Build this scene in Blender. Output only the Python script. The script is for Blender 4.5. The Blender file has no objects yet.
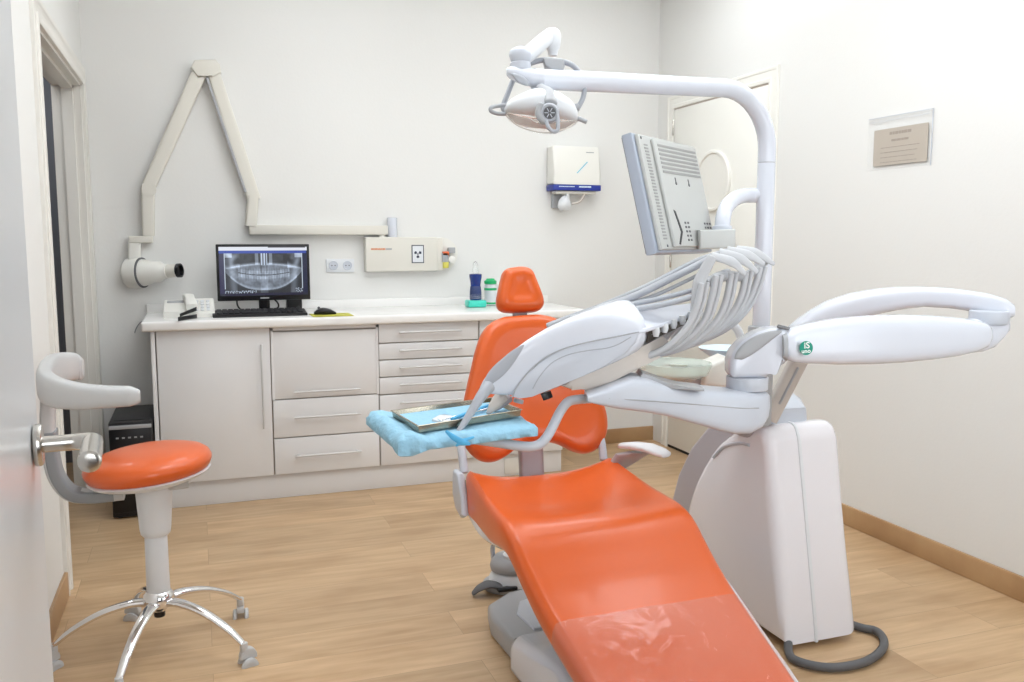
import bpy, bmesh, math, random
from mathutils import Vector as V, Matrix, noise
random.seed(7)
R = math.radians
SC = bpy.context.scene
COL = SC.collection
# ------------------------------------------------------------------ camera
F, CX, CY, H = 874.0, 512.0, 341.0, 1.3
YAW, PIT = R(19.8), R(6.6)
FW = V((math.sin(YAW)*math.cos(PIT), math.cos(YAW)*math.cos(PIT), -math.sin(PIT)))
RT = V((math.cos(YAW), -math.sin(YAW), 0)); UP = RT.cross(FW)
CAM = V((0, 0, H))
def ray(x, y): return FW*F + RT*(x-CX) + UP*(CY-y)
def W(x, y, D): return CAM + ray(x, y)/F*D          # point at depth D along the view
def onz(x, y, z=0.0): r = ray(x, y); return CAM + r*((z-H)/r.z)
def ony(x, y, Y): r = ray(x, y); return CAM + r*(Y/r.y)
def onx(x, y, X): r = ray(x, y); return CAM + r*(X/r.x)
cd = bpy.data.cameras.new('camera'); co = bpy.data.objects.new('camera', cd); COL.objects.link(co)
cd.lens = 36*F/1024; cd.sensor_width = 36; cd.clip_start = .02
co.location = CAM; co.rotation_euler = (R(90)-PIT, 0, -YAW); SC.camera = co

# ------------------------------------------------------------------ materials
MATS = {}
def mat(name, col, rough=.5, metal=0, spec=.5, coat=0, trans=0, emit=None, es=0, bump=0, bscale=200, mottled=0, alpha=1, ior=1.45):
    m = bpy.data.materials.new(name); m.use_nodes = True; nt = m.node_tree
    b = nt.nodes['Principled BSDF']
    b.inputs['Base Color'].default_value = (*col, 1); b.inputs['Roughness'].default_value = rough
    b.inputs['Metallic'].default_value = metal; b.inputs['Specular IOR Level'].default_value = spec
    b.inputs['Coat Weight'].default_value = coat; b.inputs['Coat Roughness'].default_value = .08
    b.inputs['Transmission Weight'].default_value = trans; b.inputs['Alpha'].default_value = alpha; b.inputs['IOR'].default_value = ior
    if emit: b.inputs['Emission Color'].default_value = (*emit, 1); b.inputs['Emission Strength'].default_value = es
    tc = nt.nodes.new('ShaderNodeTexCoord')
    n = nt.nodes.new('ShaderNodeTexNoise'); n.inputs['Scale'].default_value = 6; n.inputs['Detail'].default_value = 4
    nt.links.new(tc.outputs['Object'], n.inputs['Vector'])
    if mottled:
        mx = nt.nodes.new('ShaderNodeMix'); mx.data_type = 'RGBA'
        mx.inputs[6].default_value = (*[c*(1-mottled) for c in col], 1); mx.inputs[7].default_value = (*col, 1)
        nt.links.new(n.outputs['Fac'], mx.inputs[0]); nt.links.new(mx.outputs[2], b.inputs['Base Color'])
    if bump:
        n2 = nt.nodes.new('ShaderNodeTexNoise'); n2.inputs['Scale'].default_value = bscale; n2.inputs['Detail'].default_value = 3
        nt.links.new(tc.outputs['Object'], n2.inputs['Vector'])
        bp = nt.nodes.new('ShaderNodeBump'); bp.inputs['Strength'].default_value = bump; bp.inputs['Distance'].default_value = .01
        nt.links.new(n2.outputs['Fac'], bp.inputs['Height']); nt.links.new(bp.outputs['Normal'], b.inputs['Normal'])
    MATS[name] = m; return m
def srgb(r, g, b):
    f = lambda c: ((c/255)/12.92 if c <= 10 else (((c/255)+.055)/1.055)**2.4)
    return (f(r), f(g), f(b))
M_wall = mat('wall_paint', srgb(234, 233, 230), .75, bump=.05, bscale=90, mottled=.01)
M_ceil = mat('ceiling_paint', srgb(242, 242, 240), .9)
M_trim = mat('white_painted_wood', srgb(232, 229, 222), .35)
M_door = mat('door_lacquer', srgb(214, 217, 220), .3, coat=.08)
M_doorR = mat('cream_door', srgb(242, 240, 233), .4)
M_cab = mat('cabinet_laminate', srgb(231, 230, 230), .3, mottled=.02)
M_cabd = mat('cabinet_edge', srgb(196, 184, 174), .5)
M_top = mat('worktop_laminate', srgb(243, 241, 238), .22, mottled=.02)
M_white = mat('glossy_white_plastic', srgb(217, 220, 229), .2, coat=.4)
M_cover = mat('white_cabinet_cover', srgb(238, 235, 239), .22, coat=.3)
M_whitem = mat('satin_white_plastic', srgb(226, 228, 231), .35)
M_lg = mat('light_grey_plastic', srgb(201, 205, 214), .3, mottled=.02)
M_mg = mat('mid_grey_plastic', srgb(170, 171, 174), .38)
M_sg = mat('stool_grey_plastic', srgb(196, 196, 196), .28)
M_sgd = mat('stool_dark_grey', srgb(142, 145, 148), .4)
M_dg = mat('dark_grey_rubber', srgb(98, 98, 100), .55)
M_lilac = mat('grey_lilac_cover', srgb(180, 174, 179), .35)
M_hose = mat('grey_silicone_hose', srgb(190, 191, 194), .35)
M_arm = mat('whip_arm_grey', srgb(172, 175, 182), .3)
M_or = mat('orange_vinyl', srgb(222, 98, 40), .3, coat=.15, bump=.035, bscale=25, mottled=.04)
M_black = mat('black_plastic', srgb(24, 24, 27), .3)
M_blackm = mat('matt_black_plastic', srgb(34, 33, 34), .55)
M_chrome = mat('polished_chrome', (.85, .85, .86), .09, 1)
M_steel = mat('reflection_tinted_steel', srgb(178, 168, 150), .25, 1, bump=.03)  # warm reflection of the wood put into the metal colour
M_nickel = mat('satin_nickel', srgb(200, 196, 190), .25, 1)
M_cream = mat('cream_enamel', srgb(225, 221, 211), .35)
M_creaml = mat('pale_cream_plastic', srgb(236, 234, 227), .3)
M_tool = mat('tool_holder_edge', srgb(78, 70, 62), .5)
M_beige = mat('beige_underside', srgb(205, 196, 188), .45)
M_blue = mat('blue_nonwoven_cover', srgb(158, 206, 230), .75, bump=.5, bscale=60, mottled=.12)
M_blued = mat('blue_cover_ribbon', srgb(92, 180, 226), .6)
M_navy = mat('navy_blue_plastic', srgb(38, 56, 150), .3)
M_mouth = mat('dark_blue_liquid_bottle', srgb(22, 52, 128), .12, coat=.6)
M_lab = mat('bottle_label', srgb(52, 66, 112), .5)
M_turq = mat('turquoise_plastic', srgb(70, 212, 190), .3)
M_green = mat('green_plastic', srgb(40, 178, 110), .3)
M_clear = mat('clear_plastic', (.95, .97, .97), .08, trans=.9, ior=1.3)
M_glass = None
M_shield = mat('clear_lamp_shield', (.97, .97, .95), .03, trans=.97, ior=1.08)
M_lime = mat('lime_mouse_mat', srgb(196, 192, 74), .6)
M_paper = mat('greige_notice_paper', srgb(190, 180, 168), .7)
M_ink = mat('faded_ink', srgb(166, 155, 145), .8)
M_inkd = mat('dark_ink', srgb(58, 60, 78), .7)
M_inko = mat('orange_ink', srgb(222, 150, 110), .7)
M_grille = mat('vent_grille_grey', srgb(158, 158, 156), .5)
M_lcd = mat('monitor_shell_grey', srgb(196, 197, 194), .4)
M_lcds = mat('monitor_bezel_bluegrey', srgb(176, 184, 198), .35)
M_logo = mat('logo_green', srgb(24, 150, 128), .4)
M_logow = mat('logo_white', srgb(245, 250, 248), .4)
M_hall = mat('hall_grey_wall', srgb(118, 119, 124), .7)
M_hall2 = mat('hall_shadow_panel', srgb(118, 120, 126), .6)
M_hall3 = mat('grey_sliding_door', srgb(112, 114, 120), .5)
M_yel = mat('porthole_cream', srgb(243, 239, 218), .25)
M_liq = mat('pale_green_liquid', srgb(216, 230, 221), .1, trans=.3)
M_gloveb = mat('pale_blue_cup', srgb(208, 228, 240), .3)
M_red = mat('orange_button', srgb(222, 110, 66), .4)
M_light = mat('lamp_diffuser', (1, 1, 1), .5, emit=(.90, .955, 1), es=6)

def wood(name, c1, c2, c3, plank=(1.25, .19), rot=0, rough=.38):
    m = bpy.data.materials.new(name); m.use_nodes = True; nt = m.node_tree; b = nt.nodes['Principled BSDF']
    N = nt.nodes.new; L = nt.links.new
    tc = N('ShaderNodeTexCoord'); mp = N('ShaderNodeMapping'); mp.inputs['Rotation'].default_value = (0, 0, rot)
    L(tc.outputs['Object'], mp.inputs['Vector'])
    br = N('ShaderNodeTexBrick'); br.inputs['Scale'].default_value = 1; br.inputs['Brick Width'].default_value = plank[0]
    br.inputs['Row Height'].default_value = plank[1]; br.inputs['Mortar Size'].default_value = .0012; br.inputs['Mortar Smooth'].default_value = .6
    br.offset = .37
    br.inputs['Color1'].default_value = (0, 0, 0, 1); br.inputs['Color2'].default_value = (1, 1, 1, 1); br.inputs['Mortar'].default_value = (.3, .3, .3, 1)
    L(mp.outputs[0], br.inputs['Vector'])
    # grain: noise stretched along X, displaced per plank
    add = N('ShaderNodeVectorMath'); add.operation = 'MULTIPLY_ADD'
    L(br.outputs['Color'], add.inputs[0]); add.inputs[1].default_value = (7.3, 3.1, 5.0); L(mp.outputs[0], add.inputs[2])
    m2 = N('ShaderNodeMapping'); m2.inputs['Scale'].default_value = (1.1, 14, 1); L(add.outputs[0], m2.inputs['Vector'])
    n1 = N('ShaderNodeTexNoise'); n1.inputs['Scale'].default_value = 2.4; n1.inputs['Detail'].default_value = 6; n1.inputs['Roughness'].default_value = .6; L(m2.outputs[0], n1.inputs['Vector'])
    m3 = N('ShaderNodeMapping'); m3.inputs['Scale'].default_value = (1.6, 5, 1); L(add.outputs[0], m3.inputs['Vector'])
    n2 = N('ShaderNodeTexNoise'); n2.inputs['Scale'].default_value = 1.7; n2.inputs['Detail'].default_value = 3; L(m3.outputs[0], n2.inputs['Vector'])
    r1 = N('ShaderNodeValToRGB'); r1.color_ramp.elements[0].position = .3; r1.color_ramp.elements[0].color = (*c1, 1)
    r1.color_ramp.elements[1].position = .72; r1.color_ramp.elements[1].color = (*c2, 1); L(n1.outputs['Fac'], r1.inputs['Fac'])
    mx = N('ShaderNodeMix'); mx.data_type = 'RGBA'; mx.blend_type = 'MIX'; L(r1.outputs[0], mx.inputs[6]); mx.inputs[7].default_value = (*c3, 1)
    r2 = N('ShaderNodeValToRGB'); r2.color_ramp.elements[0].position = .46; r2.color_ramp.elements[0].color = (0, 0, 0, 1); r2.color_ramp.elements[1].position = .72; r2.color_ramp.elements[1].color = (.65, .65, .65, 1)
    L(n2.outputs['Fac'], r2.inputs['Fac']); L(r2.outputs[0], mx.inputs[0])
    # per plank tone
    mm = N('ShaderNodeMath'); mm.operation = 'MULTIPLY_ADD'; L(br.outputs['Color'], mm.inputs[0]); mm.inputs[1].default_value = .16; mm.inputs[2].default_value = .9
    mu = N('ShaderNodeVectorMath'); mu.operation = 'SCALE'; L(mx.outputs[2], mu.inputs[0]); L(mm.outputs[0], mu.inputs['Scale'])
    mo = N('ShaderNodeMix'); mo.data_type = 'RGBA'; L(br.outputs['Fac'], mo.inputs[0]); L(mu.outputs[0], mo.inputs[6]); mo.inputs[7].default_value = (*[c*.72 for c in c1], 1)
    L(mo.outputs[2], b.inputs['Base Color']); b.inputs['Roughness'].default_value = rough
    bp = N('ShaderNodeBump'); bp.inputs['Strength'].default_value = .08; bp.inputs['Distance'].default_value = .004; L(n1.outputs['Fac'], bp.inputs['Height']); L(bp.outputs[0], b.inputs['Normal'])
    return m
M_floor = wood('oak_laminate', srgb(190, 156, 118), srgb(212, 180, 142), srgb(172, 136, 98))
M_base = wood('oak_skirting', srgb(176, 138, 98), srgb(200, 164, 122), srgb(162, 122, 84), plank=(9, 3))
M_baseY = wood('oak_skirting_y', srgb(176, 138, 98), srgb(200, 164, 122), srgb(162, 122, 84), plank=(9, 3), rot=R(90))

def film_mat():
    m = bpy.data.materials.new('clear_film'); m.use_nodes = True; nt = m.node_tree; N = nt.nodes.new; L = nt.links.new
    b = nt.nodes['Principled BSDF']; out = nt.nodes['Material Output']
    b.inputs['Base Color'].default_value = (.80, .50, .42, 1); b.inputs['Roughness'].default_value = .07; b.inputs['Specular IOR Level'].default_value = 1.0
    tr = N('ShaderNodeBsdfTransparent'); tr.inputs['Color'].default_value = (.99, .96, .95, 1)
    mx = N('ShaderNodeMixShader'); mx.inputs[0].default_value = .18
    tc = N('ShaderNodeTexCoord'); n = N('ShaderNodeTexNoise'); n.inputs['Scale'].default_value = 9; n.inputs['Detail'].default_value = 2; n.inputs['Distortion'].default_value = 1.5
    L(tc.outputs['Object'], n.inputs['Vector']); bp = N('ShaderNodeBump'); bp.inputs['Strength'].default_value = .35; bp.inputs['Distance'].default_value = .02
    L(n.outputs['Fac'], bp.inputs['Height']); L(bp.outputs[0], b.inputs['Normal'])
    L(tr.outputs[0], mx.inputs[1]); L(b.outputs[0], mx.inputs[2]); L(mx.outputs[0], out.inputs['Surface'])
    return m
M_film = film_mat()
def acrylic():
    m = bpy.data.materials.new('clear_acrylic'); m.use_nodes = True; nt = m.node_tree; N = nt.nodes.new; L = nt.links.new
    b = nt.nodes['Principled BSDF']; out = nt.nodes['Material Output']
    b.inputs['Base Color'].default_value = (.95, .96, .95, 1); b.inputs['Roughness'].default_value = .05
    tr = N('ShaderNodeBsdfTransparent'); mx = N('ShaderNodeMixShader'); mx.inputs[0].default_value = .05
    L(tr.outputs[0], mx.inputs[1]); L(b.outputs[0], mx.inputs[2]); L(mx.outputs[0], out.inputs['Surface']); return m
M_acr = acrylic()
def thin_glass():
    m = bpy.data.materials.new('green_tinted_glass'); m.use_nodes = True; nt = m.node_tree; N = nt.nodes.new; L = nt.links.new
    b = nt.nodes['Principled BSDF']; out = nt.nodes['Material Output']
    b.inputs['Base Color'].default_value = (.86, .91, .88, 1); b.inputs['Roughness'].default_value = .05
    tr = N('ShaderNodeBsdfTransparent'); tr.inputs['Color'].default_value = (.94, .98, .95, 1); mx = N('ShaderNodeMixShader'); mx.inputs[0].default_value = .38
    L(tr.outputs[0], mx.inputs[1]); L(b.outputs[0], mx.inputs[2]); L(mx.outputs[0], out.inputs['Surface']); return m
M_glass = thin_glass()

# ------------------------------------------------------------------ mesh helpers
def NB(): return bmesh.new()
def add_box(bm, c, s, rot=None, bev=0, seg=2):
    r = bmesh.ops.create_cube(bm, size=1.0); vs = r['verts']
    for v in vs: v.co = V((v.co.x*s[0], v.co.y*s[1], v.co.z*s[2]))
    if bev:
        es = list({e for v in vs for e in v.link_edges})
        rr = bmesh.ops.bevel(bm, geom=es, offset=min(bev, min(s)*.49), segments=seg, affect='EDGES', profile=.5)
        vs = list({v for f in rr['faces'] for v in f.verts} | {v for v in vs if v.is_valid})
    M = Matrix.Translation(V(c)) @ (rot.to_4x4() if rot else Matrix.Identity(4))
    for v in vs: v.co = M @ v.co
    return bm
def bx(x0, x1, y0, y1, z0, z1, bev=0, seg=2, bm=None):
    bm = bm or NB(); return add_box(bm, ((x0+x1)/2, (y0+y1)/2, (z0+z1)/2), (x1-x0, y1-y0, z1-z0), None, bev, seg)
def catmull(pts, n=8):
    P = [V(p) for p in pts]
    if len(P) < 3: return P
    out = []; Q = [2*P[0]-P[1]] + P + [2*P[-1]-P[-2]]
    for i in range(1, len(Q)-2):
        a, b, c, d = Q[i-1:i+3]
        for k in range(n):
            t = k/n; out.append(.5*((2*b)+(c-a)*t+(2*a-5*b+4*c-d)*t*t+(3*b-a-3*c+d)*t**3))
    out.append(P[-1]); return out
def rings(bm, rs, cap=True, closed=False):
    rows = [[bm.verts.new(p) for p in r] for r in rs]; n = len(rows[0])
    for a, b in list(zip(rows, rows[1:])) + ([(rows[-1], rows[0])] if closed else []):
        for k in range(n): bm.faces.new((a[k], a[(k+1) % n], b[(k+1) % n], b[k]))
    if cap and not closed: bm.faces.new(rows[0][::-1]); bm.faces.new(rows[-1])
    return bm
def tube(pts, rad, bm=None, n=14, smooth=8, flat=1.0, upv=(0, 0, 1), ends=True):
    """rad: number or list per control point; flat: ratio of the radius along upv"""
    bm = bm or NB(); m = len(pts)
    P = catmull(pts, smooth) if smooth else [V(p) for p in pts]
    if smooth and m >= 3: rr = [((rad[min(i//smooth, m-1)]*(1-(i % smooth)/smooth) + rad[min(i//smooth+1, m-1)]*(i % smooth)/smooth) if isinstance(rad, (list, tuple)) else rad) for i in range(len(P))]
    else: rr = list(rad) if isinstance(rad, (list, tuple)) else [rad]*len(P)
    T = [((P[min(i+1, len(P)-1)]-P[max(i-1, 0)]).normalized()) for i in range(len(P))]
    u = V(upv); u = (u - T[0]*u.dot(T[0]))
    if u.length < 1e-3: u = T[0].orthogonal()
    u.normalize(); rs = []
    def ring(p, t, u, r): 
        s = t.cross(u); return [p + s*math.cos(2*math.pi*k/n)*r + u*math.sin(2*math.pi*k/n)*r*flat for k in range(n)]
    for i, p in enumerate(P):
        u = (u - T[i]*u.dot(T[i])).normalized()
        if ends and i == 0:
            for q in (.5, .85): rs.append(ring(p - T[0]*rr[0]*.3*(1-q**2)**.5, T[0], u, rr[0]*q))
        rs.append(ring(p, T[i], u, rr[i]))
        if ends and i == len(P)-1:
            for q in (.85, .5): rs.append(ring(p + T[i]*rr[i]*.3*(1-q**2)**.5, T[i], u, rr[i]*q))
    return rings(bm, rs)
def lathe(c, prof, bm=None, n=40, rot=None, sx=1, sy=1):
    bm = bm or NB(); c = V(c); rs = []
    for r, z in prof:
        ring = []
        for k in range(n):
            a = 2*math.pi*k/n; p = V((math.cos(a)*max(r, 1e-4)*sx, math.sin(a)*max(r, 1e-4)*sy, z))
            if rot: p = rot @ p
            ring.append(c+p)
        rs.append(ring)
    return rings(bm, rs)
def dirrot(d): return V((0, 0, 1)).rotation_difference(V(d).normalized()).to_matrix()
def cyl(a, b, r, bm=None, n=24, bev=.15, r2=None):
    a, b = V(a), V(b); L = (b-a).length; r2 = r if r2 is None else r2; e = min(bev*r, L*.3)
    return lathe(a, [(r-e, 0), (r-e*.3, e*.3), (r, e), (r2, L-e), (r2-e*.3, L-e*.3), (r2-e, L)], bm, n, dirrot(b-a))
def prism(pts, vec, bev=0, seg=3, bm=None):
    """closed polygon of world points swept along vec"""
    bm = bm or NB(); a = [bm.verts.new(V(p)) for p in pts]; b = [bm.verts.new(V(p)+V(vec)) for p in pts]; n = len(a)
    f = [bm.faces.new(a[::-1]), bm.faces.new(b)]
    for k in range(n): bm.faces.new((a[k], a[(k+1) % n], b[(k+1) % n], b[k]))
    if bev:
        es = list({e for ff in f for e in ff.edges})
        bmesh.ops.bevel(bm, geom=es, offset=bev, segments=seg, affect='EDGES', profile=.5, clamp_overlap=True)
    return bm
def pillow(pts, nrm, t, bm=None, back=.35, rim=None):
    """closed outline puffed out along nrm by t in front and t*back behind"""
    bm = bm or NB(); P = catmull([pts[-1]]+list(pts)+[pts[0]], 4)[4:-5]; c = sum(P, V())/len(P); nrm = V(nrm).normalized()
    prof = [(.0, 1), (.35, .985), (.6, .93), (.78, .82), (.9, .64), (.97, .38), (1, 0)]
    rs = [[c+(p-c)*max(s, .01)-nrm*t*back*h for p in P] for s, h in prof] + [[c+(p-c)*max(s, .01)+nrm*t*h for p in P] for s, h in prof[-2::-1]]
    return rings(bm, rs)
def loft4(secs, n=24, e=.45, bm=None):
    """secs: (centre, half vector a, half vector b): superellipse sections"""
    bm = bm or NB(); rs = []
    sg = lambda v, e: math.copysign(abs(v)**e, v)
    for c, a, b in secs:
        rs.append([V(c)+V(a)*sg(math.cos(2*math.pi*k/n+.13), e)+V(b)*sg(math.sin(2*math.pi*k/n+.13), e) for k in range(n)])
    return rings(bm, rs)
def txt(s, size, M, ext=.0004, bm=None, align='CENTER'):
    cu = bpy.data.curves.new('t', 'FONT'); cu.body = s; cu.size = size; cu.extrude = ext; cu.align_x = align; cu.align_y = 'CENTER'; cu.resolution_u = 3; cu.offset = size*.02
    o = bpy.data.objects.new('t', cu); COL.objects.link(o); dg = bpy.context.evaluated_depsgraph_get(); dg.update()
    me = bpy.data.meshes.new_from_object(o.evaluated_get(dg)); me.transform(M)
    bm = bm or NB(); bm.from_mesh(me); bpy.data.objects.remove(o); bpy.data.curves.remove(cu); return bm
def rows_of_print(o, ux, uz, w, h, rows, bm=None, th=.0006, seed=1):
    """small illegible print: short strokes in lines; o = top left corner"""
    bm = bm or NB(); rnd = random.Random(seed); nrm = V(ux).cross(V(uz)).normalized()
    for i, (a, b, hh) in enumerate(rows):
        z = -h*(i+.5)/len(rows); x = a*w
        while x < b*w:
            L = rnd.uniform(.04, .12)*w; L = min(L, b*w-x)
            c = V(o)+V(ux)*(x+L/2)+V(uz)*z
            prism([c-V(ux)*L/2-V(uz)*hh/2, c+V(ux)*L/2-V(uz)*hh/2, c+V(ux)*L/2+V(uz)*hh/2, c-V(ux)*L/2+V(uz)*hh/2], nrm*th, bm=bm)
            x += L+.012*w
    return bm

def obj(name, bm, m, parent=None, root=None, sub=0, ang=38, label=None, loc=None):
    """link a bmesh given in world coordinates; it keeps the origin of its thing"""
    bmesh.ops.recalc_face_normals(bm, faces=bm.faces)
    org = V(0 if False else (0, 0, 0))
    if parent is not None:
        q = parent; org = V(parent.get('_o', (0, 0, 0)))
    elif loc is not None: org = V(loc)
    else:
        xs = [v.co for v in bm.verts]; org = V(((min(c.x for c in xs)+max(c.x for c in xs))/2, (min(c.y for c in xs)+max(c.y for c in xs))/2, min(c.z for c in xs)))
    me = bpy.data.meshes.new(name); bm.to_mesh(me); bm.free(); me.transform(Matrix.Translation(-org))
    me.materials.append(m)
    for p in me.polygons: p.use_smooth = True
    me.set_sharp_from_angle(angle=R(ang))
    o = bpy.data.objects.new(name, me); COL.objects.link(o); o['_o'] = tuple(org)
    if parent is not None: o.parent = parent
    else: o.location = org
    if sub:
        md = o.modifiers.new('s', 'SUBSURF'); md.levels = sub; md.render_levels = sub
    if label: o['label'] = label
    return o
def thing(name, label, cat, loc, group=None):
    o = bpy.data.objects.new(name, None); COL.objects.link(o); o.location = V(loc); o['_o'] = tuple(V(loc)); o.empty_display_size = .05
    o['label'] = label; o['category'] = cat
    if group: o['group'] = group
    return o
def tag(o, label, cat, group=None):
    o['label'] = label; o['category'] = cat
    if group: o['group'] = group
    return o
def struct(name, bm, m, parent=None, **k):
    o = obj(name, bm, m, parent, **k)
    if parent is None: o['kind'] = 'structure'
    return o

# ------------------------------------------------------------------ the room
XL, XR, YB, YF, ZC = -.5, 2.77, 4.98, .35, 2.80
HX0, HX1, HY0, HY1 = -2.2, 3.4, -2.2, 5.6
struct('floor', bx(HX0, HX1, HY0, HY1, -.05, 0), M_floor, loc=(0, 0, 0))
struct('ceiling', bx(HX0, HX1, HY0, HY1, ZC, ZC+.05), M_ceil)
struct('wall_back', bx(XL-.13, XR+.1, YB, YB+.1, 0, ZC), M_wall)
DY0, DY1, DZ = 3.54, 4.86, 2.06          # left doorway
b = bx(XL-.13, XL, YF, DY0, 0, ZC); bx(XL-.13, XL, DY1, YB, 0, ZC, bm=b); bx(XL-.13, XL, DY0, DY1, DZ, ZC, bm=b)
struct('wall_left', b, M_wall)
RY0, RY1, RZ = 3.83, 4.77, 2.09          # right door
struct('wall_right', bx(XR, XR+.1, YF-.1, YB, 0, ZC), M_wall)
b = bx(XL-.13, -.33, YF-.1, YF, 0, ZC); bx(1.12, XR, YF-.1, YF, 0, ZC, bm=b); bx(-.33, 1.12, YF-.1, YF, 2.1, ZC, bm=b)
struct('wall_front', b, M_wall)
b = bx(HX0, HX1, HY0-.1, HY0, 0, ZC); bx(HX0-.1, HX0, HY0-.1, HY1+.1, 0, ZC, bm=b); bx(HX1, HX1+.1, HY0, HY1, 0, ZC, bm=b); bx(HX0, HX1, HY1, HY1+.1, 0, ZC, bm=b)
struct('wall_hall', b, M_hall)
struct('wall_hall_panel', bx(-1.35, -1.28, 3.2, 5.5, 0, ZC-.01), M_hall2)
struct('side_room_light_block', bx(-2.19, XL-.135, 2.95, 3.03, 0, ZC-.01), M_hall2)  # unseen wall added to keep the side room dim
# added, unseen window for front fill in the wall behind the camera's right shoulder
t = bpy.data.objects.new('fill_window_1', None); COL.objects.link(t); t.location = (1.9, YF, .8); t['_o'] = (1.9, YF, .8); t['kind'] = 'structure'
b = NB()
for x0, x1, z0, z1 in ((1.24, 2.56, .78, .84), (1.24, 2.56, 2.0, 2.06), (1.24, 1.30, .84, 2.0), (2.50, 2.56, .84, 2.0), (1.875, 1.925, .84, 2.0)): bx(x0, x1, YF, YF+.03, z0, z1, .003, bm=b)
obj('fill_window_frame', b, M_trim, t); obj('fill_window_pane', bx(1.30, 2.50, YF+.001, YF+.008, .84, 2.0), mat('glowing_fill_pane', (.9, .93, .97), .2, emit=(.85, .93, 1), es=1.2), t)  # glowing pane belongs to the added fill window
# skirting
struct('baseboard_right', bx(XR-.014, XR, YF, RY0-.09, 0, .092, .003), M_baseY)
b = bx(2.0, XR-.0, YB-.014, YB, 0, .092, .003); struct('baseboard_back', b, M_base)
struct('baseboard_left', bx(XL, XL+.014, YF, DY0-.075, 0, .092, .003), M_baseY)
# left door surround: lining, rebate and moulded casing
t = bpy.data.objects.new('door_2', None); COL.objects.link(t); t.location = (XL, DY0, 0); t['_o'] = (XL, DY0, 0); t['kind'] = 'structure'
def casing(x, y0, y1, z, w=.07, s=1, tt=.018):
    """moulded profile run up both jambs and across the head, mitred"""
    prof = [(0, 0), (0, tt*.8), (w*.06, tt), (w*.26, tt), (w*.32, tt*.62), (w*.74, tt*.62), (w*.80, tt*.85), (w*.97, tt*.85), (w, tt*.7), (w, 0)]
    bm = NB(); rs = []
    for (y, zz0, dy, dz) in ((y0, 0, -1, 0), (y0, z, -1, 1), (y1, z, 1, 1), (y1, 0, 1, 0)):
        rs.append([V((x+s*t_, y+dy*a, zz0+dz*a)) for a, t_ in prof])
    return rings(bm, rs)
obj('door_casing', casing(XL, DY0, DY1, DZ, .09), M_trim, t)
b = NB()
for (xa, xb, th) in ((XL-.13, XL, .012), (XL-.085, XL-.035, .026)):
    bx(xa, xb, DY0, DY0+th, 0, DZ, bm=b); bx(xa, xb, DY1-th, DY1, 0, DZ, bm=b); bx(xa, xb, DY0, DY1, DZ-th, DZ, bm=b)
obj('door_lining', b, M_trim, t)
# right door: casing, leaf, porthole, hinges
t = bpy.data.objects.new('door_3', None); COL.objects.link(t); t.location = (XR, RY1, 0); t['_o'] = (XR, RY1, 0); t['kind'] = 'structure'
obj('door_casing', casing(XR, RY0, RY1, RZ, .075, -1, .016), M_doorR, t)
lf = obj('door_leaf', bx(XR-.009, XR-.0005, RY0+.004, RY1-.004, .018, RZ-.009, .002), M_doorR, t)
obj('door_gap_shade', bx(XR-.004, XR-.0002, RY0, RY1, .0005, .018), M_blackm, t)  # black strip standing in for the shade under the leaf
b = bx(XR-.006, XR-.0002, RY0, RY1, RZ-.009, RZ, bm=None); obj('top_gap', b, M_cabd, t)
c = V((XR-.009, 4.315, 1.63)); rx = dirrot((-1, 0, 0))
obj('porthole_rim', lathe(c, [(.15, 0), (.172, 0), (.174, .012), (.168, .018), (.155, .018), (.15, .01)], rot=rx, n=48), M_doorR, t)
obj('porthole_pane', lathe(c, [(.001, .004), (.151, .004), (.151, .009), (.001, .009)], rot=rx, n=48), M_yel, t)
for z in (1.93, 1.13, .25): obj('hinge', cyl((XR-.012, RY1-.001, z), (XR-.012, RY1-.001, z+.09), .007, n=10), M_nickel, t)
obj('strike_plate', bx(XR-.019, XR-.015, RY0-.03, RY0-.018, 1.72, 1.8, .001), M_nickel, t)
# the open glossy door by the camera
LP = V((-.302, .37, 0)); ld = V((-.022+.105*0, 1, 0)).normalized()
P1 = W(33, 445, 1.07); e1 = W(38.5, 440, 1.135)
ld = V((e1.x-P1.x, e1.y-P1.y, 0)).normalized(); ln = V((ld.y, -ld.x, 0))   # along the leaf, out of its face
ang = math.atan2(ld.y, ld.x); Rz = Matrix.Rotation(ang, 3, 'Z')
st = V((P1.x, P1.y, 0)) - ld*.80; en = V((e1.x, e1.y, 0))
t = bpy.data.objects.new('door_1', None); COL.objects.link(t); t.location = st; t['_o'] = tuple(st); t['kind'] = 'structure'
mid = (st+en)/2 - ln*.02
b = NB(); add_box(b, (mid.x, mid.y, 1.03), ((en-st).length, .04, 2.04), Rz, .002); obj('door_leaf', b, M_door, t)
h0 = V((P1.x, P1.y, onz(40, 445, 1.05).z)); 
hd = obj('door_handle', cyl(h0+ln*.001, h0+ln*.011, .026, bev=.12, n=36), M_nickel, t)
n1 = h0+ln*.062
b = tube([h0+ln*.008, h0+ln*.03, h0+ln*.05, n1-ld*.008+ln*.003, n1-ld*.03+ln*.004, n1-ld*.115+ln*.004], [.0100, .0100, .0105, .0118, .0125, .0128], n=24, smooth=8)
obj('lever', b, M_nickel, hd)

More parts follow.
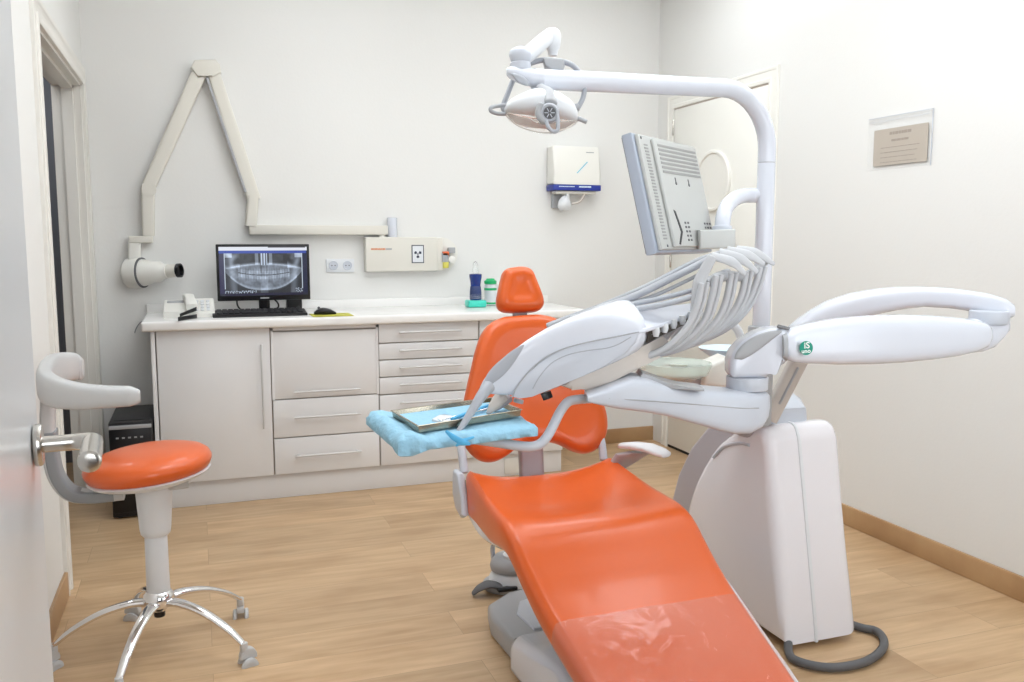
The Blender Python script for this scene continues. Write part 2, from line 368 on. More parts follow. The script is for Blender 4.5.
# ------------------------------------------------------------------ base cabinets and worktop
CY0 = 4.43; CZ0, CZ1 = .125, .872; MODW = [( -.195, .329), (.330, .864), (.865, 1.407), (1.408, 1.9)]
def pull(c, L, vertical=False, parent=None):
    bm = NB(); c = V(c); d = V((0, 0, 1)) if vertical else V((1, 0, 0))
    a, e = c-d*L/2, c+d*L/2
    cyl(a-V((0, .028, 0)), e-V((0, .028, 0)), .0055, bm, 12)
    for q in (a+d*.02, e-d*.02): cyl(q, q-V((0, .028, 0)), .0045, bm, 10)
    return obj('handle', bm, M_nickel2, parent)
M_nickel2 = mat('pale_bar_handle', srgb(212, 211, 210), .3)
def cabinet(x0, x1, label, fronts, door=False):
    t = thing('base_cabinet', label, 'cabinet', ((x0+x1)/2, CY0, CZ0))
    obj('carcass', bx(x0, x1, CY0+.02, YB-.01, CZ0, CZ1), M_cabd, t)
    for i, (z1, z0, hl) in enumerate(fronts):
        nm = 'door' if door else 'drawer'
        f = obj(nm, bx(x0+.003, x1-.003, CY0, CY0+.019, z0+.003, z1-.003, .0015), M_cab, t)
        if door: pull((x1-.045, CY0, z1-.29), .42, True, f)
        else: pull(((x0+x1)/2-.0, CY0, hl), (x1-x0)*.62, False, f)
    return t
def zz(px, py): return ony(px, py, CY0).z
cabinet(*MODW[0], 'white cabinet with one tall door and vertical bar handle, leftmost under the worktop', [(CZ1, CZ0, 0)], True)
t2 = cabinet(*MODW[1], 'white cabinet with three drawers, the top one deep, directly below the mouse', [(.85, zz(325, 397), zz(325, 390)+.0), (zz(325, 397), zz(325, 435), zz(325, 415)), (zz(325, 435), CZ0, zz(325, 453))])
xa, xb = MODW[1]; zt = zz(325, 397)
b = bx(xa, xa+.012, CY0-.004, CY0+.0, zt, CZ1); bx(xb-.012, xb, CY0-.004, CY0, zt, CZ1, bm=b); bx(xa, xb, CY0-.004, CY0, .855, CZ1, bm=b)
obj('drawer_surround', b, M_cab, t2)
xm = 430
zs = [CZ1, zz(xm, 341.5), zz(xm, 358), zz(xm, 375), zz(xm, 392), CZ0]
cabinet(*MODW[2], 'white cabinet with four shallow drawers over a deep one, left of the orange backrest', [(zs[i], zs[i+1], (zs[i]+zs[i+1])/2+.005 if i < 4 else zs[4]-.045) for i in range(5)])
zs2 = [CZ1, .74, .61, .48, .35, CZ0]
cabinet(*MODW[3], 'white drawer cabinet at the right end, mostly hidden behind the orange backrest', [(zs2[i], zs2[i+1], (zs2[i]+zs2[i+1])/2) for i in range(5)])
pt = thing('cabinet_plinth', 'continuous white plinth board under the row of white cabinets', 'plinth', (.85, 4.47, 0))
obj('board', bx(-.175, 1.9, 4.455, 4.475, 0, CZ0-.001, .002), M_cab, pt); obj('end_return', bx(1.88, 1.9, 4.476, YB-.02, 0, CZ0-.001), M_cab, pt)
vp = ony(523, 466, 4.45)
obj('vent_plate', bx(vp.x-.11, vp.x+.11, 4.449, 4.4555, .012, .1, .002), M_trim, pt)
wt = thing('worktop', 'white laminate worktop with low upstand running along the back wall', 'worktop', (.85, 4.7, CZ1))
obj('top', bx(-.255, 2.02, 4.385, YB-.021, CZ1+.001, .92, .012, 4), M_top, wt)
obj('upstand', bx(-.255, 2.02, YB-.02, YB-.001, CZ1+.001, .965, .003), M_top, wt)
WT = .9205
# side panel at the left end
tag(obj('end_panel', bx(-.217, -.198, CY0-.004, YB-.01, 0, CZ1-.001, .001), M_cab), 'white vertical side panel closing the left end of the cabinet row', 'panel')

# ------------------------------------------------------------------ desktop monitor
def screen_color(u, v):
    # u 0..1 left to right, v 0..1 bottom to top
    if v > .925: return (.86, .88, .93) if not (.55 < u < .98 and v > .985) else (.2, .2, .25)
    if v > .865: 
        return (.10, .18, .55) if u < .99 else (.05, .08, .2)
    if u < .055 or u > .945:
        if v < .05: return (.06, .07, .12)
        return (.10, .10, .20) if u < .055 else (.04, .06, .14)
    if v < .055: return (.05, .05, .12)
    x = (u-.5)/.445; y = (v-.055)/.81            # picture frame
    if abs(abs(x)-.99) < .012 and y > .1: return (.75, .82, .9)
    g = .10+.05*noise.noise(V((x*3, y*3, 1)))
    up = .74 - .12*x*x                            # palate ridge
    low = .07 + .50*abs(x)**2.6                    # jaw lower edge
    if y > low and y < up and abs(x) < .98: g = .36+.16*noise.noise(V((x*5, y*6, 4)))+.08*noise.noise(V((x*18, y*16, 2)))
    d = abs(y-up); g += .36*math.exp(-(d/.035)**2)*(1 if abs(x) < .8 else max(0, (1-abs(x))/.2))
    g += .22*math.exp(-((y-low-.02)/.035)**2)*(1 if abs(x) < .85 else 0)
    if .68 < abs(x) < .96: g += .20*math.exp(-((abs(x)-.80-.1*(y-.5))/.09)**2)
    occ = .45+.16*x*x                              # line where the teeth meet
    if abs(x) < .66:
        k = x*15.0; fr = abs((k % 1)-.5)*2
        for s in (1, -1):
            dy = (y-occ)*s
            if .012 < dy < .20:
                m = (1-fr**5) * (1 if dy < .10 else max(0, 1-(dy-.10)/.10)); tooth = .30*m*(.75+.25*math.sin(k*2.1))
                g += tooth*(1 if dy < .1 else .6*(1 if abs((k*2 % 1)-.5) > .12 else .3))
        if abs(y-occ) < .012: g -= .16
        if abs(x) < .10 and y < .4: g += .12
    if .05 < abs(x) < .10 and .5 < y < .85: g -= .12
    if .12 < abs(x) < .50 and .79 < y < .97: g = .13+.1*noise.noise(V((x*6, y*6, 9)))
    if abs(x) < .09 and y > .70: g = .55+.35*math.sin(x*90)
    if .14 < abs(x) < .22 and y > .72: g += .30
    if abs(x) > .60 and y > .62: g += .32*max(0, noise.noise(V((x*7, y*7, 2)))+.35)
    if abs(x) > .80 and y > .90: g += .35
    if y < .06 and x < -.2 and noise.noise(V((x*40, y*30, 3))) > .05: g = .75
    if y < .12 and x > .80 and noise.noise(V((x*40, y*40, 3))) > .1: g = .7
    g = max(.02, min(.95, g)); return (g*.86, g*.95, g*1.08)
MS = W; mx0, mx1 = ony(215.5, 244, 4.75).x, ony(309, 243, 4.75).x
mz1, mz0 = 1.278, .985
tm = thing('computer_monitor', 'black flat-screen computer monitor showing a dental x-ray on the worktop', 'monitor', ((mx0+mx1)/2, 4.76, WT))
obj('casing', bx(mx0, mx1, 4.75, 4.785, mz0, mz1, .004), M_black, tm)
sw, sh = mx1-mx0-.026, mz1-mz0-.040
me = bpy.data.meshes.new('screen'); nx, ny = 240, 140; sx0, sz0 = mx0+.013, mz0+.026; o3 = V(tm['_o'])
vs = [(sx0+sw*i/nx-o3.x, 4.7485-o3.y, sz0+sh*j/ny-o3.z) for j in range(ny+1) for i in range(nx+1)]
fs = [(j*(nx+1)+i, j*(nx+1)+i+1, (j+1)*(nx+1)+i+1, (j+1)*(nx+1)+i) for j in range(ny) for i in range(nx)]
me.from_pydata(vs, [], fs); ca = me.color_attributes.new('Col', 'FLOAT_COLOR', 'POINT')
for j in range(ny+1):
    for i in range(nx+1): ca.data[j*(nx+1)+i].color = (*[c**1.6 for c in screen_color(i/nx, j/ny)], 1)
ms = bpy.data.materials.new('lit_screen'); ms.use_nodes = True; bb = ms.node_tree.nodes['Principled BSDF']
at = ms.node_tree.nodes.new('ShaderNodeVertexColor'); at.layer_name = 'Col'; bb.inputs['Base Color'].default_value = (.01, .01, .012, 1); bb.inputs['Roughness'].default_value = .25
ms.node_tree.links.new(at.outputs[0], bb.inputs['Emission Color']); bb.inputs['Emission Strength'].default_value = .95; me.materials.append(ms)
so = bpy.data.objects.new('screen', me); COL.objects.link(so); so.parent = tm; so['label'] = 'lit screen with a panoramic jaw x-ray'
obj('stand', tube([((mx0+mx1)/2, 4.80, .925), ((mx0+mx1)/2, 4.80, 1.06)], .028, smooth=0, flat=.5, upv=(0, 1, 0)), M_black, tm)
obj('stand_foot', lathe(((mx0+mx1)/2, 4.80, WT), [(.11, 0), (.115, .004), (.1, .012), (.03, .018)], sx=1.1, sy=.8), M_black, tm)
obj('maker_mark', bx((mx0+mx1)/2-.022, (mx0+mx1)/2+.022, 4.7492, 4.75, mz0+.009, mz0+.016), M_mg, tm)
# dark speaker block and cables behind the monitor
tag(obj('desk_speaker', bx(mx1-.115, mx1-.035, 4.83, 4.90, WT, WT+.1, .006), M_black), 'small black desk speaker behind the right side of the computer monitor', 'speaker')
tag(obj('monitor_cable', tube([(mx0+.24, 4.86, 1.03), (mx0+.31, 4.86, .96), (mx0+.29, 4.85, .927), (mx0+.2, 4.86, .9255), (mx0+.13, 4.87, .925), (mx0+.10, 4.86, .96), (mx0+.105, 4.84, 1.03)], .0045), M_black), 'black cables hanging down behind the computer monitor', 'cable')
# keyboard
k0, k1 = onz(213, 319, WT), onz(307, 315, WT)
tk = thing('keyboard', 'slim black computer keyboard on the worktop in front of the monitor', 'keyboard', ((k0.x+k1.x)/2, 4.61, WT))
kx0, kx1, ky0, ky1 = k0.x, k0.x+.455, 4.50, 4.645
pk = prism([(kx0, ky0, WT), (kx0, ky1, WT), (kx0, ky1, WT+.026), (kx0, ky0, WT+.013)], (kx1-kx0, 0, 0), .004)
obj('housing', pk, M_blackm, tk)
b = NB(); nk = 15
tl = Matrix.Rotation(math.atan2(.013, .145), 3, 'X')
for r_ in range(6):
    for q in range(nk):
        cx = kx0+.018+(kx1-kx0-.036)*(q+.5)/nk; cy = ky0+.014+(r_+.5)*.0205; cz = WT+.013+(cy-ky0)/.145*.013+.004
        if r_ == 0 and 4 <= q <= 8:
            if q == 6: add_box(b, (cx, cy, cz), (.13, .016, .007), tl, .002, 1)
            continue
        add_box(b, (cx, cy, cz), (.024, .016, .007), tl, .002, 1)
obj('keys', b, M_black, tk)
# mouse on its mat
c = onz(325, 315, WT)
mm_ = onz(331, 315, WT)
tag(obj('mouse_mat', bx(mm_.x-.10, mm_.x+.10, mm_.y-.09, mm_.y+.08, WT, WT+.003, .001), M_lime), 'small lime green mouse mat on the worktop', 'mouse mat')
tmo = thing('computer_mouse', 'black computer mouse on the lime green mat', 'mouse', (c.x, c.y, WT+.003))
secs = []
for i in range(9):
    a = i/8; r_ = math.sin(math.pi*min(max(a, .03), .97))**.45
    secs.append((V((c.x-.055+.11*a, c.y, WT+.0035+.018*r_*(1.1-.3*a))), V((0, .032*r_, 0)), V((0, 0, .0175*r_*(1.1-.3*a)))))
obj('body', loft4(secs, 20, .75), M_black, tmo)
obj('wheel', cyl((c.x-.03, c.y-.004, WT+.037), (c.x-.03, c.y+.004, WT+.037), .007, n=14), M_dg, tmo)
# telephone
p = onz(186, 319, WT); tp = thing('telephone', 'off-white desk telephone with handset at the left end of the worktop', 'telephone', (p.x, p.y, WT))
x0 = onz(166, 318, WT).x-.012; x1 = x0+.24
b = prism([(x0, 4.56, WT), (x0, 4.77, WT), (x0, 4.77, WT+.075), (x0, 4.56, WT+.03)], (.115, 0, 0), .006); obj('base', b, M_creaml, tp)
b = prism([(x0+.115, 4.56, WT), (x0+.115, 4.77, WT), (x0+.115, 4.77, WT+.08), (x0+.115, 4.56, WT+.02)], (.125, 0, 0), .006); obj('keypad_panel', b, M_creaml, tp)
b = NB()
for i in range(4):
    for j in range(3): add_box(b, (x0+.155+j*.027, 4.60+i*.038, WT+.036+i*.011), (.017, .02, .008), Matrix.Rotation(.27, 3, 'X'), .002, 1)
obj('buttons', b, M_whitem, tp)
b = NB(); add_box(b, (x0+.055, 4.735, WT+.068), (.08, .035, .004), Matrix.Rotation(.21, 3, 'X'), .001, 1); obj('display', b, M_mg, tp)
obj('handset', loft4([(V((x0+.135-.02*a, 4.55+.2*a, WT+.052+.04*a+.018*math.sin(math.pi*a))), V((.022+.006*abs(math.cos(math.pi*a)), 0, 0)), V((0, 0, .009+.007*abs(math.cos(math.pi*a))**3))) for a in [i/10 for i in range(11)]], 16, .6), M_creaml, tp)
# black stapler in front of it
p = onz(188, 319, WT)
ts = thing('stapler', 'small black stapler lying in front of the off-white telephone', 'stapler', (p.x, p.y, WT))
q0, q1 = onz(178, 319, WT+.01), onz(197, 316, WT+.01)
obj('base', loft4([(q0.lerp(q1, a)+V((0, 0, .0)), V((0, .017, 0)), V((0, 0, .0095))) for a in (0, .3, .7, 1)], 16, .5), M_black, ts)
obj('arm', loft4([(q0.lerp(q1, a)+V((0, .0, .014+.022*a)), V((0, .011, 0)), V((0, 0, .007+.003*a))) for a in (0.1, .4, .8, 1)], 16, .5), M_black, ts)
# loop of cable at the worktop end
tag(obj('phone_cable', tube([ony(150, 322, 4.95), ony(141, 322, 4.95), ony(135, 332, 4.98), ony(137, 340, 5.0), ony(150, 339, 5.0)], .003, n=8), M_mg), 'thin grey cable looping off the left end of the worktop', 'cable')
# power sockets in one plate
s0, s1 = ony(326, 259, YB), ony(354, 272, YB)
tsk = thing('wall_socket', 'white double wall socket right of the computer monitor', 'socket', ((s0.x+s1.x)/2, YB, s1.z))
obj('plate', bx(s0.x, s1.x, YB-.009, YB-.0005, s1.z, s0.z, .003), M_whitem, tsk)
for px in (333.5, 347.5):
    c = ony(px, 265.5, YB-.009)
    ot = obj('outlet', lathe(c, [(.001, .0008), (.021, .0008), (.0225, .0035), (.0245, .0035), (.026, 0), (.001, 0)], rot=dirrot((0, -1, 0)), n=28), M_lg, tsk)
    b = NB()
    for dx in (-.009, .009): cyl(c+V((dx, -.0006, 0)), c+V((dx, -.0022, 0)), .0034, b, 10)
    obj('contact_hole', b, M_dg, ot)

# ------------------------------------------------------------------ wall x-ray unit
a0, a1 = ony(365, 237, YB-.06), ony(437, 271, YB-.06)
tx = thing('wall_x_ray_unit', 'cream wall-mounted dental x-ray unit with long folding arm above the monitor', 'x-ray unit', ((a0.x+a1.x)/2, YB, a1.z))
ca1 = ony(459, 254, YB-.06).x
obj('control_box', bx(a0.x, a1.x+.005, YB-.065, YB-.0005, a1.z, a0.z, .008, 3), M_cream, tx)
zc = (a0.z+a1.z)/2; hh = (a0.z-a1.z)/2
dcx = ca1-hh*.99
dome = obj('timer_housing', loft4([(V((dcx, YB-.03, zc)), V((hh*1.0, 0, 0)), V((0, 0, hh*.98))), (V((dcx, YB-.001, zc)), V((hh*1.0, 0, 0)), V((0, 0, hh*.98)))], 40, 1.0), M_creaml, tx)
obj('timer_face', bx(a1.x-.02, dcx, YB-.06, YB-.001, a1.z+.004, a0.z-.004, .006), M_cream, tx)
fy = YB-.065
for (x0, y0, x1, y1, m, nm) in ((442, 253, 448, 262, M_mg, 'key'), (448.5, 247.5, 455, 253, M_mg, 'key'), (442.5, 251.5, 449, 255.5, M_red, 'key'), (443, 262, 448.5, 268, mat('yellow_key', srgb(214, 206, 96), .4), 'key')):
    p0, p1 = ony(x0, y0, fy), ony(x1, y1, fy); obj(nm, bx(p0.x, p1.x, YB-.072, YB-.04, p1.z, p0.z, .002), m, tx)
cc = ony(451.5, 259.5, fy); obj('dial', cyl((cc.x, YB-.03, cc.z), (cc.x, YB-.078, cc.z), .021, n=24), M_creaml, tx)
q0, q1 = ony(411.5, 245, fy), ony(424, 263, fy)
fr = obj('emblem_plate', bx(q0.x, q1.x, fy-.002, fy+.001, q1.z, q0.z), M_inkd, tx)
em = obj('emblem_field', bx(q0.x+.005, q1.x-.005, fy-.003, fy, q1.z+.005, q0.z-.005), M_whitem, fr)
b = NB(); mc = V(((q0.x+q1.x)/2, fy-.003, (q0.z+q1.z)/2+.0))
for k in range(3):
    a = R(90+60+120*k)-R(60)*0
    a = [R(150), R(30), R(270)][k]
    pts = [mc+V((math.cos(a+s)*r, 0, math.sin(a+s)*r)) for s, r in ((-.45, .008), (-.5, .020), (0, .024), (.5, .020), (.45, .008))]
    prism(pts, (0, -.0008, 0), bm=b)
cyl(mc, mc+V((0, -.001, 0)), .0045, b, 12)
obj('radiation_symbol', b, M_inkd, fr)
q0 = ony(371, 247.5, fy); q1 = ony(391, 251.5, fy)
obj('printed_name', rows_of_print((q0.x, fy-.0001, q0.z), V((1, 0, 0)), V((0, 0, 1)), (q1.x-q0.x)*.72, .018, [(0, 1, .010)], seed=3), M_inko, tx)
obj('printed_code', rows_of_print((q0.x+(q1.x-q0.x)*.74, fy-.0001, q0.z), V((1, 0, 0)), V((0, 0, 1)), (q1.x-q0.x)*.3, .018, [(0, 1, .008)], seed=5), M_mg, tx)
q0 = ony(389, 226, 4.9)
bl, br_ = ony(249, 231, 4.92), ony(387, 231.5, 4.97)
BY = 4.95
bl = ony(249, 230, BY); br_ = ony(387, 230, BY)
obj('pivot_pin', cyl((br_.x-.03, BY, a0.z-.02), (br_.x-.03, BY, br_.z-.02), .022), M_creaml, tx)
obj('pivot_cap', cyl((ony(392, 215, BY).x, BY, br_.z-.045), (ony(392, 215, BY).x, BY, br_.z+.07), .028), M_white, tx)
obj('horizontal_arm', bx(bl.x, br_.x, BY-.03, BY+.03, br_.z-.027, br_.z+.024, .004), M_cream, tx)
def bar(p, q, w, d, name, m=M_cream, Y=None, r_=.45):
    p, q = V(p), V(q); t_ = (q-p).normalized(); s = V((0, 1, 0)); u = t_.cross(s).normalized()
    return obj(name, loft4([(p, u*w, s*d), (p.lerp(q, .5), u*w, s*d), (q, u*w*.92, s*d)], 20, .35), m, tx)
J = lambda x, y, Y=4.88: ony(x, y, Y)
AY = BY
bar(J(251, 226, AY), J(253, 196, AY), .030, .034, 'lower_knuckle', M_cream)
bar(J(254, 200, AY), J(213, 72, AY), .036, .030, 'upper_arm')
bar(J(245.5, 192, AY-.032), J(207, 78, AY-.032), .007, .004, 'arm_channel', M_mg)
obj('apex_joint', prism([J(x, y, AY+.036) for x, y in ((190.5, 70), (194.5, 62.5), (215.5, 62), (219.5, 67), (221, 75), (212, 79.5), (206, 77), (198, 80))], (0, -.078, 0), .008), M_cream, tx)
bar(J(200, 72, AY), J(149, 186, AY), .037, .030, 'forearm')
obj('elbow_joint', loft4([(J(149, 189, AY+.034), V((.035, 0, 0)), V((0, 0, .034))), (J(149, 189, AY-.036), V((.035, 0, 0)), V((0, 0, .034)))], 24, .7), M_cream, tx)
bar(J(148, 186, AY), J(148.5, 236, AY), .032, .03, 'drop_arm')
b = bx(J(129, 240, AY).x, J(153, 240, AY).x, AY-.03, AY+.03, J(140, 243, AY).z, J(140, 236, AY).z, .006, 3); obj('bracket', b, M_cream, tx)
bar(J(134.5, 240, AY), J(134.5, 270, AY), .031, .026, 'tube_stem', M_creaml)
hc = J(137, 273, AY); hc2 = J(148, 272, AY-.02); cd_ = (J(187, 270, AY-.12)-hc).normalized()
hd = obj('tube_head', lathe(hc-cd_*.06, [(.03, 0), (.062, .004), (.078, .02), (.081, .06), (.080, .088)], rot=dirrot(cd_), n=40), M_creaml, tx)
obj('seam_ring', lathe(hc-cd_*.06, [(.070, .087), (.079, .088), (.079, .094), (.070, .095)], rot=dirrot(cd_), n=40), M_dg, hd)
obj('cone_body', lathe(hc-cd_*.06, [(.07, .095), (.066, .12), (.056, .145), (.053, .19), (.040, .205), (.038, .23)], rot=dirrot(cd_), n=36), M_creaml, hd)
ct = obj('cone_tube', lathe(hc-cd_*.06, [(.034, .23), (.034, .285), (.030, .285), (.030, .25)], rot=dirrot(cd_), n=30), M_cream, hd)
obj('cone_rim', lathe(hc-cd_*.06, [(.030, .283), (.0365, .283), (.0365, .300), (.028, .302), (.027, .275), (.004, .275)], rot=dirrot(cd_), n=30), M_black, hd)

# ------------------------------------------------------------------ bottles near the headrest
def bottle(name, label, cat, c, parts, group=None):
    t = thing(name, label, cat, c, group)
    for nm, prof, m in parts: obj(nm, lathe(c, prof, n=28), m, t)
    return t
ct0, ct1 = ony(469, 300, 4.70), ony(487, 300, 4.70)
tr = bx(ct0.x, ct1.x, 4.70, 4.79, WT, WT+.040, .010, 3)
tag(obj('caddy', tr, M_turq), 'small turquoise plastic caddy under the blue bottle on the worktop', 'caddy')
cb = V(((ct0.x+ct1.x)/2, 4.745, WT+.041-.012))
tb = bottle('mouthwash_bottle', 'dark blue mouthwash bottle with clear pump top in the turquoise caddy', 'bottle', cb, [
    ('body', [(.02, .012), (.033, .013), (.0335, .03), (.032, .065), (.0285, .092), (.031, .118), (.036, .142), (.036, .157), (.030, .160), (.004, .160)], M_mouth),
    ('pump', [(.016, .160), (.020, .17), (.018, .185), (.014, .20), (.015, .21), (.009, .225), (.003, .23)], M_clear)])
obj('bottle_label', lathe(cb, [(.033, .018), (.0342, .020), (.033, .06), (.0300, .088), (.029, .09)], n=28), M_lab, tb)
b = NB()
for i in range(5): lathe(cb+V((0, 0, .022+.011*i)), [(.0343-.0006*i, 0), (.0350-.0007*i, .001), (.0343-.0007*i, .003)], b, 24)
obj('label_print', b, M_mg, tb)
cb2 = V((ony(491, 290, 4.83).x, 4.84, WT))
bottle('pump_bottle', 'white bottle with green cap and green bands, half hidden behind the orange headrest', 'bottle', cb2, [
    ('body', [(.02, 0), (.036, .003), (.036, .118), (.030, .124)], M_whitem), ('cap', [(.030, .124), (.036, .126), (.037, .142), (.030, .146), (.026, .149), (.022, .156), (.006, .158)], M_green),
    ('band', [(.036, .088), (.0368, .089), (.0368, .101), (.036, .102)], M_green), ('foot_band', [(.036, .008), (.0368, .009), (.0368, .018), (.036, .019)], M_green)])

# ------------------------------------------------------------------ paper towel dispenser with soap dispenser
DD = .115
d0, d1 = ony(554, 146, YB-DD), ony(600.5, 192, YB-DD)
td = thing('towel_dispenser', 'cream paper towel dispenser with blue band fixed to the back wall', 'towel dispenser', ((d0.x+d1.x)/2, YB, d1.z))
zt = ony(575, 146, YB-.1).z; zb_ = ony(575, 184.5, YB-DD).z
body = prism([(d0.x, YB-.001, zb_), (d0.x, YB-DD, zb_), (d0.x, YB-DD, zb_+.06), (d0.x, YB-.095, zt-.02), (d0.x, YB-.085, zt), (d0.x, YB-.001, zt)], (d1.x-d0.x, 0, 0), .012)
obj('cover', body, M_creaml, td)
zb2 = ony(575, 190.5, YB-DD).z
obj('blue_band', bx(d0.x-.003, d1.x+.003, YB-DD-.002, YB-.002, zb2, zb_-.0005, .004), M_navy, td)
b = NB(); Mx = Matrix.Translation(((d0.x+d1.x)/2+.05, YB-.1725, (zb_+zb2)/2)) @ Matrix.Rotation(R(90), 4, 'X')
rows_of_print(((d0.x+d1.x)/2+.01, YB-DD-.0022, zb_-.004), V((1, 0, 0)), V((0, 0, 1)), .08, .018, [(0, 1, .009)], bm=b, seed=8)
rows_of_print(((d0.x+d1.x)/2-.12, YB-DD-.0022, zb_-.004), V((1, 0, 0)), V((0, 0, 1)), .10, .018, [(0, 1, .005)], bm=b, seed=9)
obj('band_print', b, M_gloveb, td)
obj('outlet_lip', bx(d0.x+.02, d1.x-.02, YB-.10, YB-.03, zb2-.02, zb2-.001, .006), M_cream, td)
q = V(((d0.x+d1.x)/2+.03, YB-DD+.003, (zt+zb_)/2-.01))
b = NB(); prism([q+V((-.035, 0, -.035)), q+V((-.03, 0, -.038)), q+V((.04, .006, .03)), q+V((.035, .006, .033))], (0, -.003, 0), bm=b); obj('stripe_mark', b, mat('cyan_mark', srgb(120, 195, 215), .4), td)
obj('logo_print', rows_of_print((d1.x-.09, YB-.0985, zt-.03), V((1, 0, 0)), V((0, 0, 1)), .05, .01, [(0, 1, .005)], seed=2), M_mg, td)
s = ony(563, 203, YB-.07)
tsd = thing('soap_dispenser', 'white round soap dispenser hanging right below the towel dispenser', 'soap dispenser', (s.x, YB, s.z-.04))
obj('bracket', bx(s.x-.05, s.x+.01, YB-.03, YB-.001, s.z-.03, zb2-.001, .004), M_mg, tsd)
obj('bulb', loft4([(V((s.x+.015*i, YB-.09, s.z-.006*abs(i))), V((0, r_, 0)), V((0, 0, r_))) for i, r_ in ((-2.6, .012), (-2, .03), (-1, .042), (0, .044), (1, .042), (2, .03), (2.6, .012))], 24, 1.0), M_whitem, tsd)
obj('neck', cyl((s.x+.02, YB-.09, s.z), (s.x+.02, YB-.09, zb2-.02), .012), M_whitem, tsd)
obj('feed_pipe', tube([(s.x+.05, YB-.09, s.z-.005), (s.x+.1, YB-.09, s.z+.01), (s.x+.14, YB-.09, zb2-.01)], .007), M_beige, tsd)

# ------------------------------------------------------------------ notice on the right wall
n0, n1 = onx(870, 121, XR), onx(929.5, 166.5, XR)
tn = thing('wall_notice', 'small framed greige notice in a clear holder on the right wall', 'notice', (XR, (n0.y+n1.y)/2, n1.z))
za, zb3 = onx(875, 127, XR).z+.035, onx(875, 168, XR).z-.012
obj('acrylic_holder', bx(XR-.006, XR-.0005, n1.y-.012, n0.y+.0, zb3, za, .001), M_acr, tn)
g0, g1 = onx(876, 131, XR), onx(928, 165, XR)
pp = obj('paper', bx(XR-.008, XR-.0062, g1.y, g0.y, onx(876, 166.5, XR).z, g0.z), M_paper, tn)
for yy in (g1.y-.006, g0.y+.008):
    pass
nw, nh = g0.y-g1.y-.06, g0.z-g1.z-.02
obj('notice_heading', rows_of_print((XR-.0081, g0.y-.03, g0.z-.006), V((0, -1, 0)), V((0, 0, 1)), nw, nh*.4, [(.25, .75, .012), (.3, .7, .009)], seed=4), M_ink, pp)
obj('notice_text', rows_of_print((XR-.0081, g0.y-.03, g0.z-.006-nh*.42), V((0, -1, 0)), V((0, 0, 1)), nw, nh*.55, [(.05, .95, .003), (.05, .9, .003), (.05, .85, .003), (.05, .9, .003)], seed=6), M_ink, pp)
b = bx(XR-.0075, XR-.005, n1.y-.012, n1.y-.009, zb3, za); bx(XR-.0075, XR-.005, n1.y-.012, n0.y, za-.002, za, bm=b); bx(XR-.0075, XR-.005, n1.y-.012, n0.y, za-.018, za-.017, bm=b)
obj('holder_edge', b, M_lg, tn)

# ------------------------------------------------------------------ computer tower under the worktop end
q = ony(111, 422, 4.38)
x0, x1 = ony(109, 440, 4.36).x, -.225
tt = thing('computer_tower', 'black computer tower on the floor between doorway and cabinets', 'computer tower', ((x0+x1)/2, 4.5, 0))
zt = ony(130, 422, 4.36).z
obj('case', bx(x0, x1, 4.36, 4.80, 0.008, zt, .004), M_blackm, tt)
obj('top_vent', bx(x0+.02, x1-.01, 4.40, 4.78, zt, zt+.004, .002), M_blackm, tt)
obj('front_panel', bx(x0+.004, x1-.004, 4.352, 4.36, .03, zt-.01, .002), M_black, tt)
b = bx(x0+.002, x1-.002, 4.347, 4.3525, zt-.03, zt-.012, .002); obj('silver_trim', b, M_mg, tt)
b = NB()
for i in range(5): bx(x0+.03+i*.026, x0+.042+i*.026, 4.350, 4.3525, zt-.075, zt-.068, bm=b)
obj('front_port', b, M_mg, tt)
for sx in (x0+.02, x1-.04):
    for sy in (4.38, 4.76): obj('foot', bx(sx, sx+.02, sy, sy+.02, 0, .009), M_dg, tt)
# ================================================================== the stool
SX, SY = -.160, 3.02
NX, NY = -.152, 2.87
ts = thing('operator_stool', 'orange round-seated dental stool with grey wrap backrest and chrome base', 'stool', (NX, NY, 0))
def SF(bm):
    """drawn about (SX, SY) at full size; the stool itself is a little smaller and stands at (NX, NY)"""
    for v in bm.verts: v.co = V((NX+(v.co.x-SX)*.95, NY+(v.co.y-SY)*.95, v.co.z*.95+.065))
    return bm
sc_ = V((-.172, 3.03, .566)); tilt = Matrix.Rotation(R(-4.5), 3, 'Y')
prof = [(.01, -.028), (.172, -.028), (.188, -.018), (.197, .0), (.198, .010), (.191, .026), (.174, .039), (.138, .050), (.09, .056), (.05, .058), (.004, .059)]
obj('seat', SF(lathe(sc_, prof, rot=tilt, n=64)), M_or, ts)
obj('seat_shell', SF(lathe(sc_, [(.04, -.060), (.09, -.058), (.14, -.050), (.178, -.037), (.190, -.026), (.182, -.021), (.1, -.021)], rot=tilt, n=56)), M_whitem, ts)
obj('seat_bracket', SF(loft4([(sc_+V((x, 0, -.066-.01*0)), V((0, .05-.015*abs(x)/.11, 0)), V((0, 0, .016))) for x in (-.12, -.1, 0, .1, .12)], 20, .5)), M_sg, ts)
cz = V((SX, SY, 0))
obj('column_cover', SF(lathe(cz, [(.040, .335), (.046, .342), (.049, .36), (.053, .425), (.056, .475), (.056, .50)], n=36)), M_whitem, ts)
obj('gas_column', SF(lathe(cz, [(.030, .13), (.037, .14), (.035, .34), (.030, .35)], n=32)), M_whitem, ts)
obj('hub', SF(lathe(cz, [(.02, .075), (.028, .085), (.045, .095), (.052, .115), (.047, .135), (.036, .146)], n=32)), M_chrome, ts)
obj('hub_nut', SF(cyl(cz+V((0, 0, .055)), cz+V((0, 0, .08)), .018, n=16)), M_black, ts)
base_a = R(-37); cz = V((NX, NY, 0))
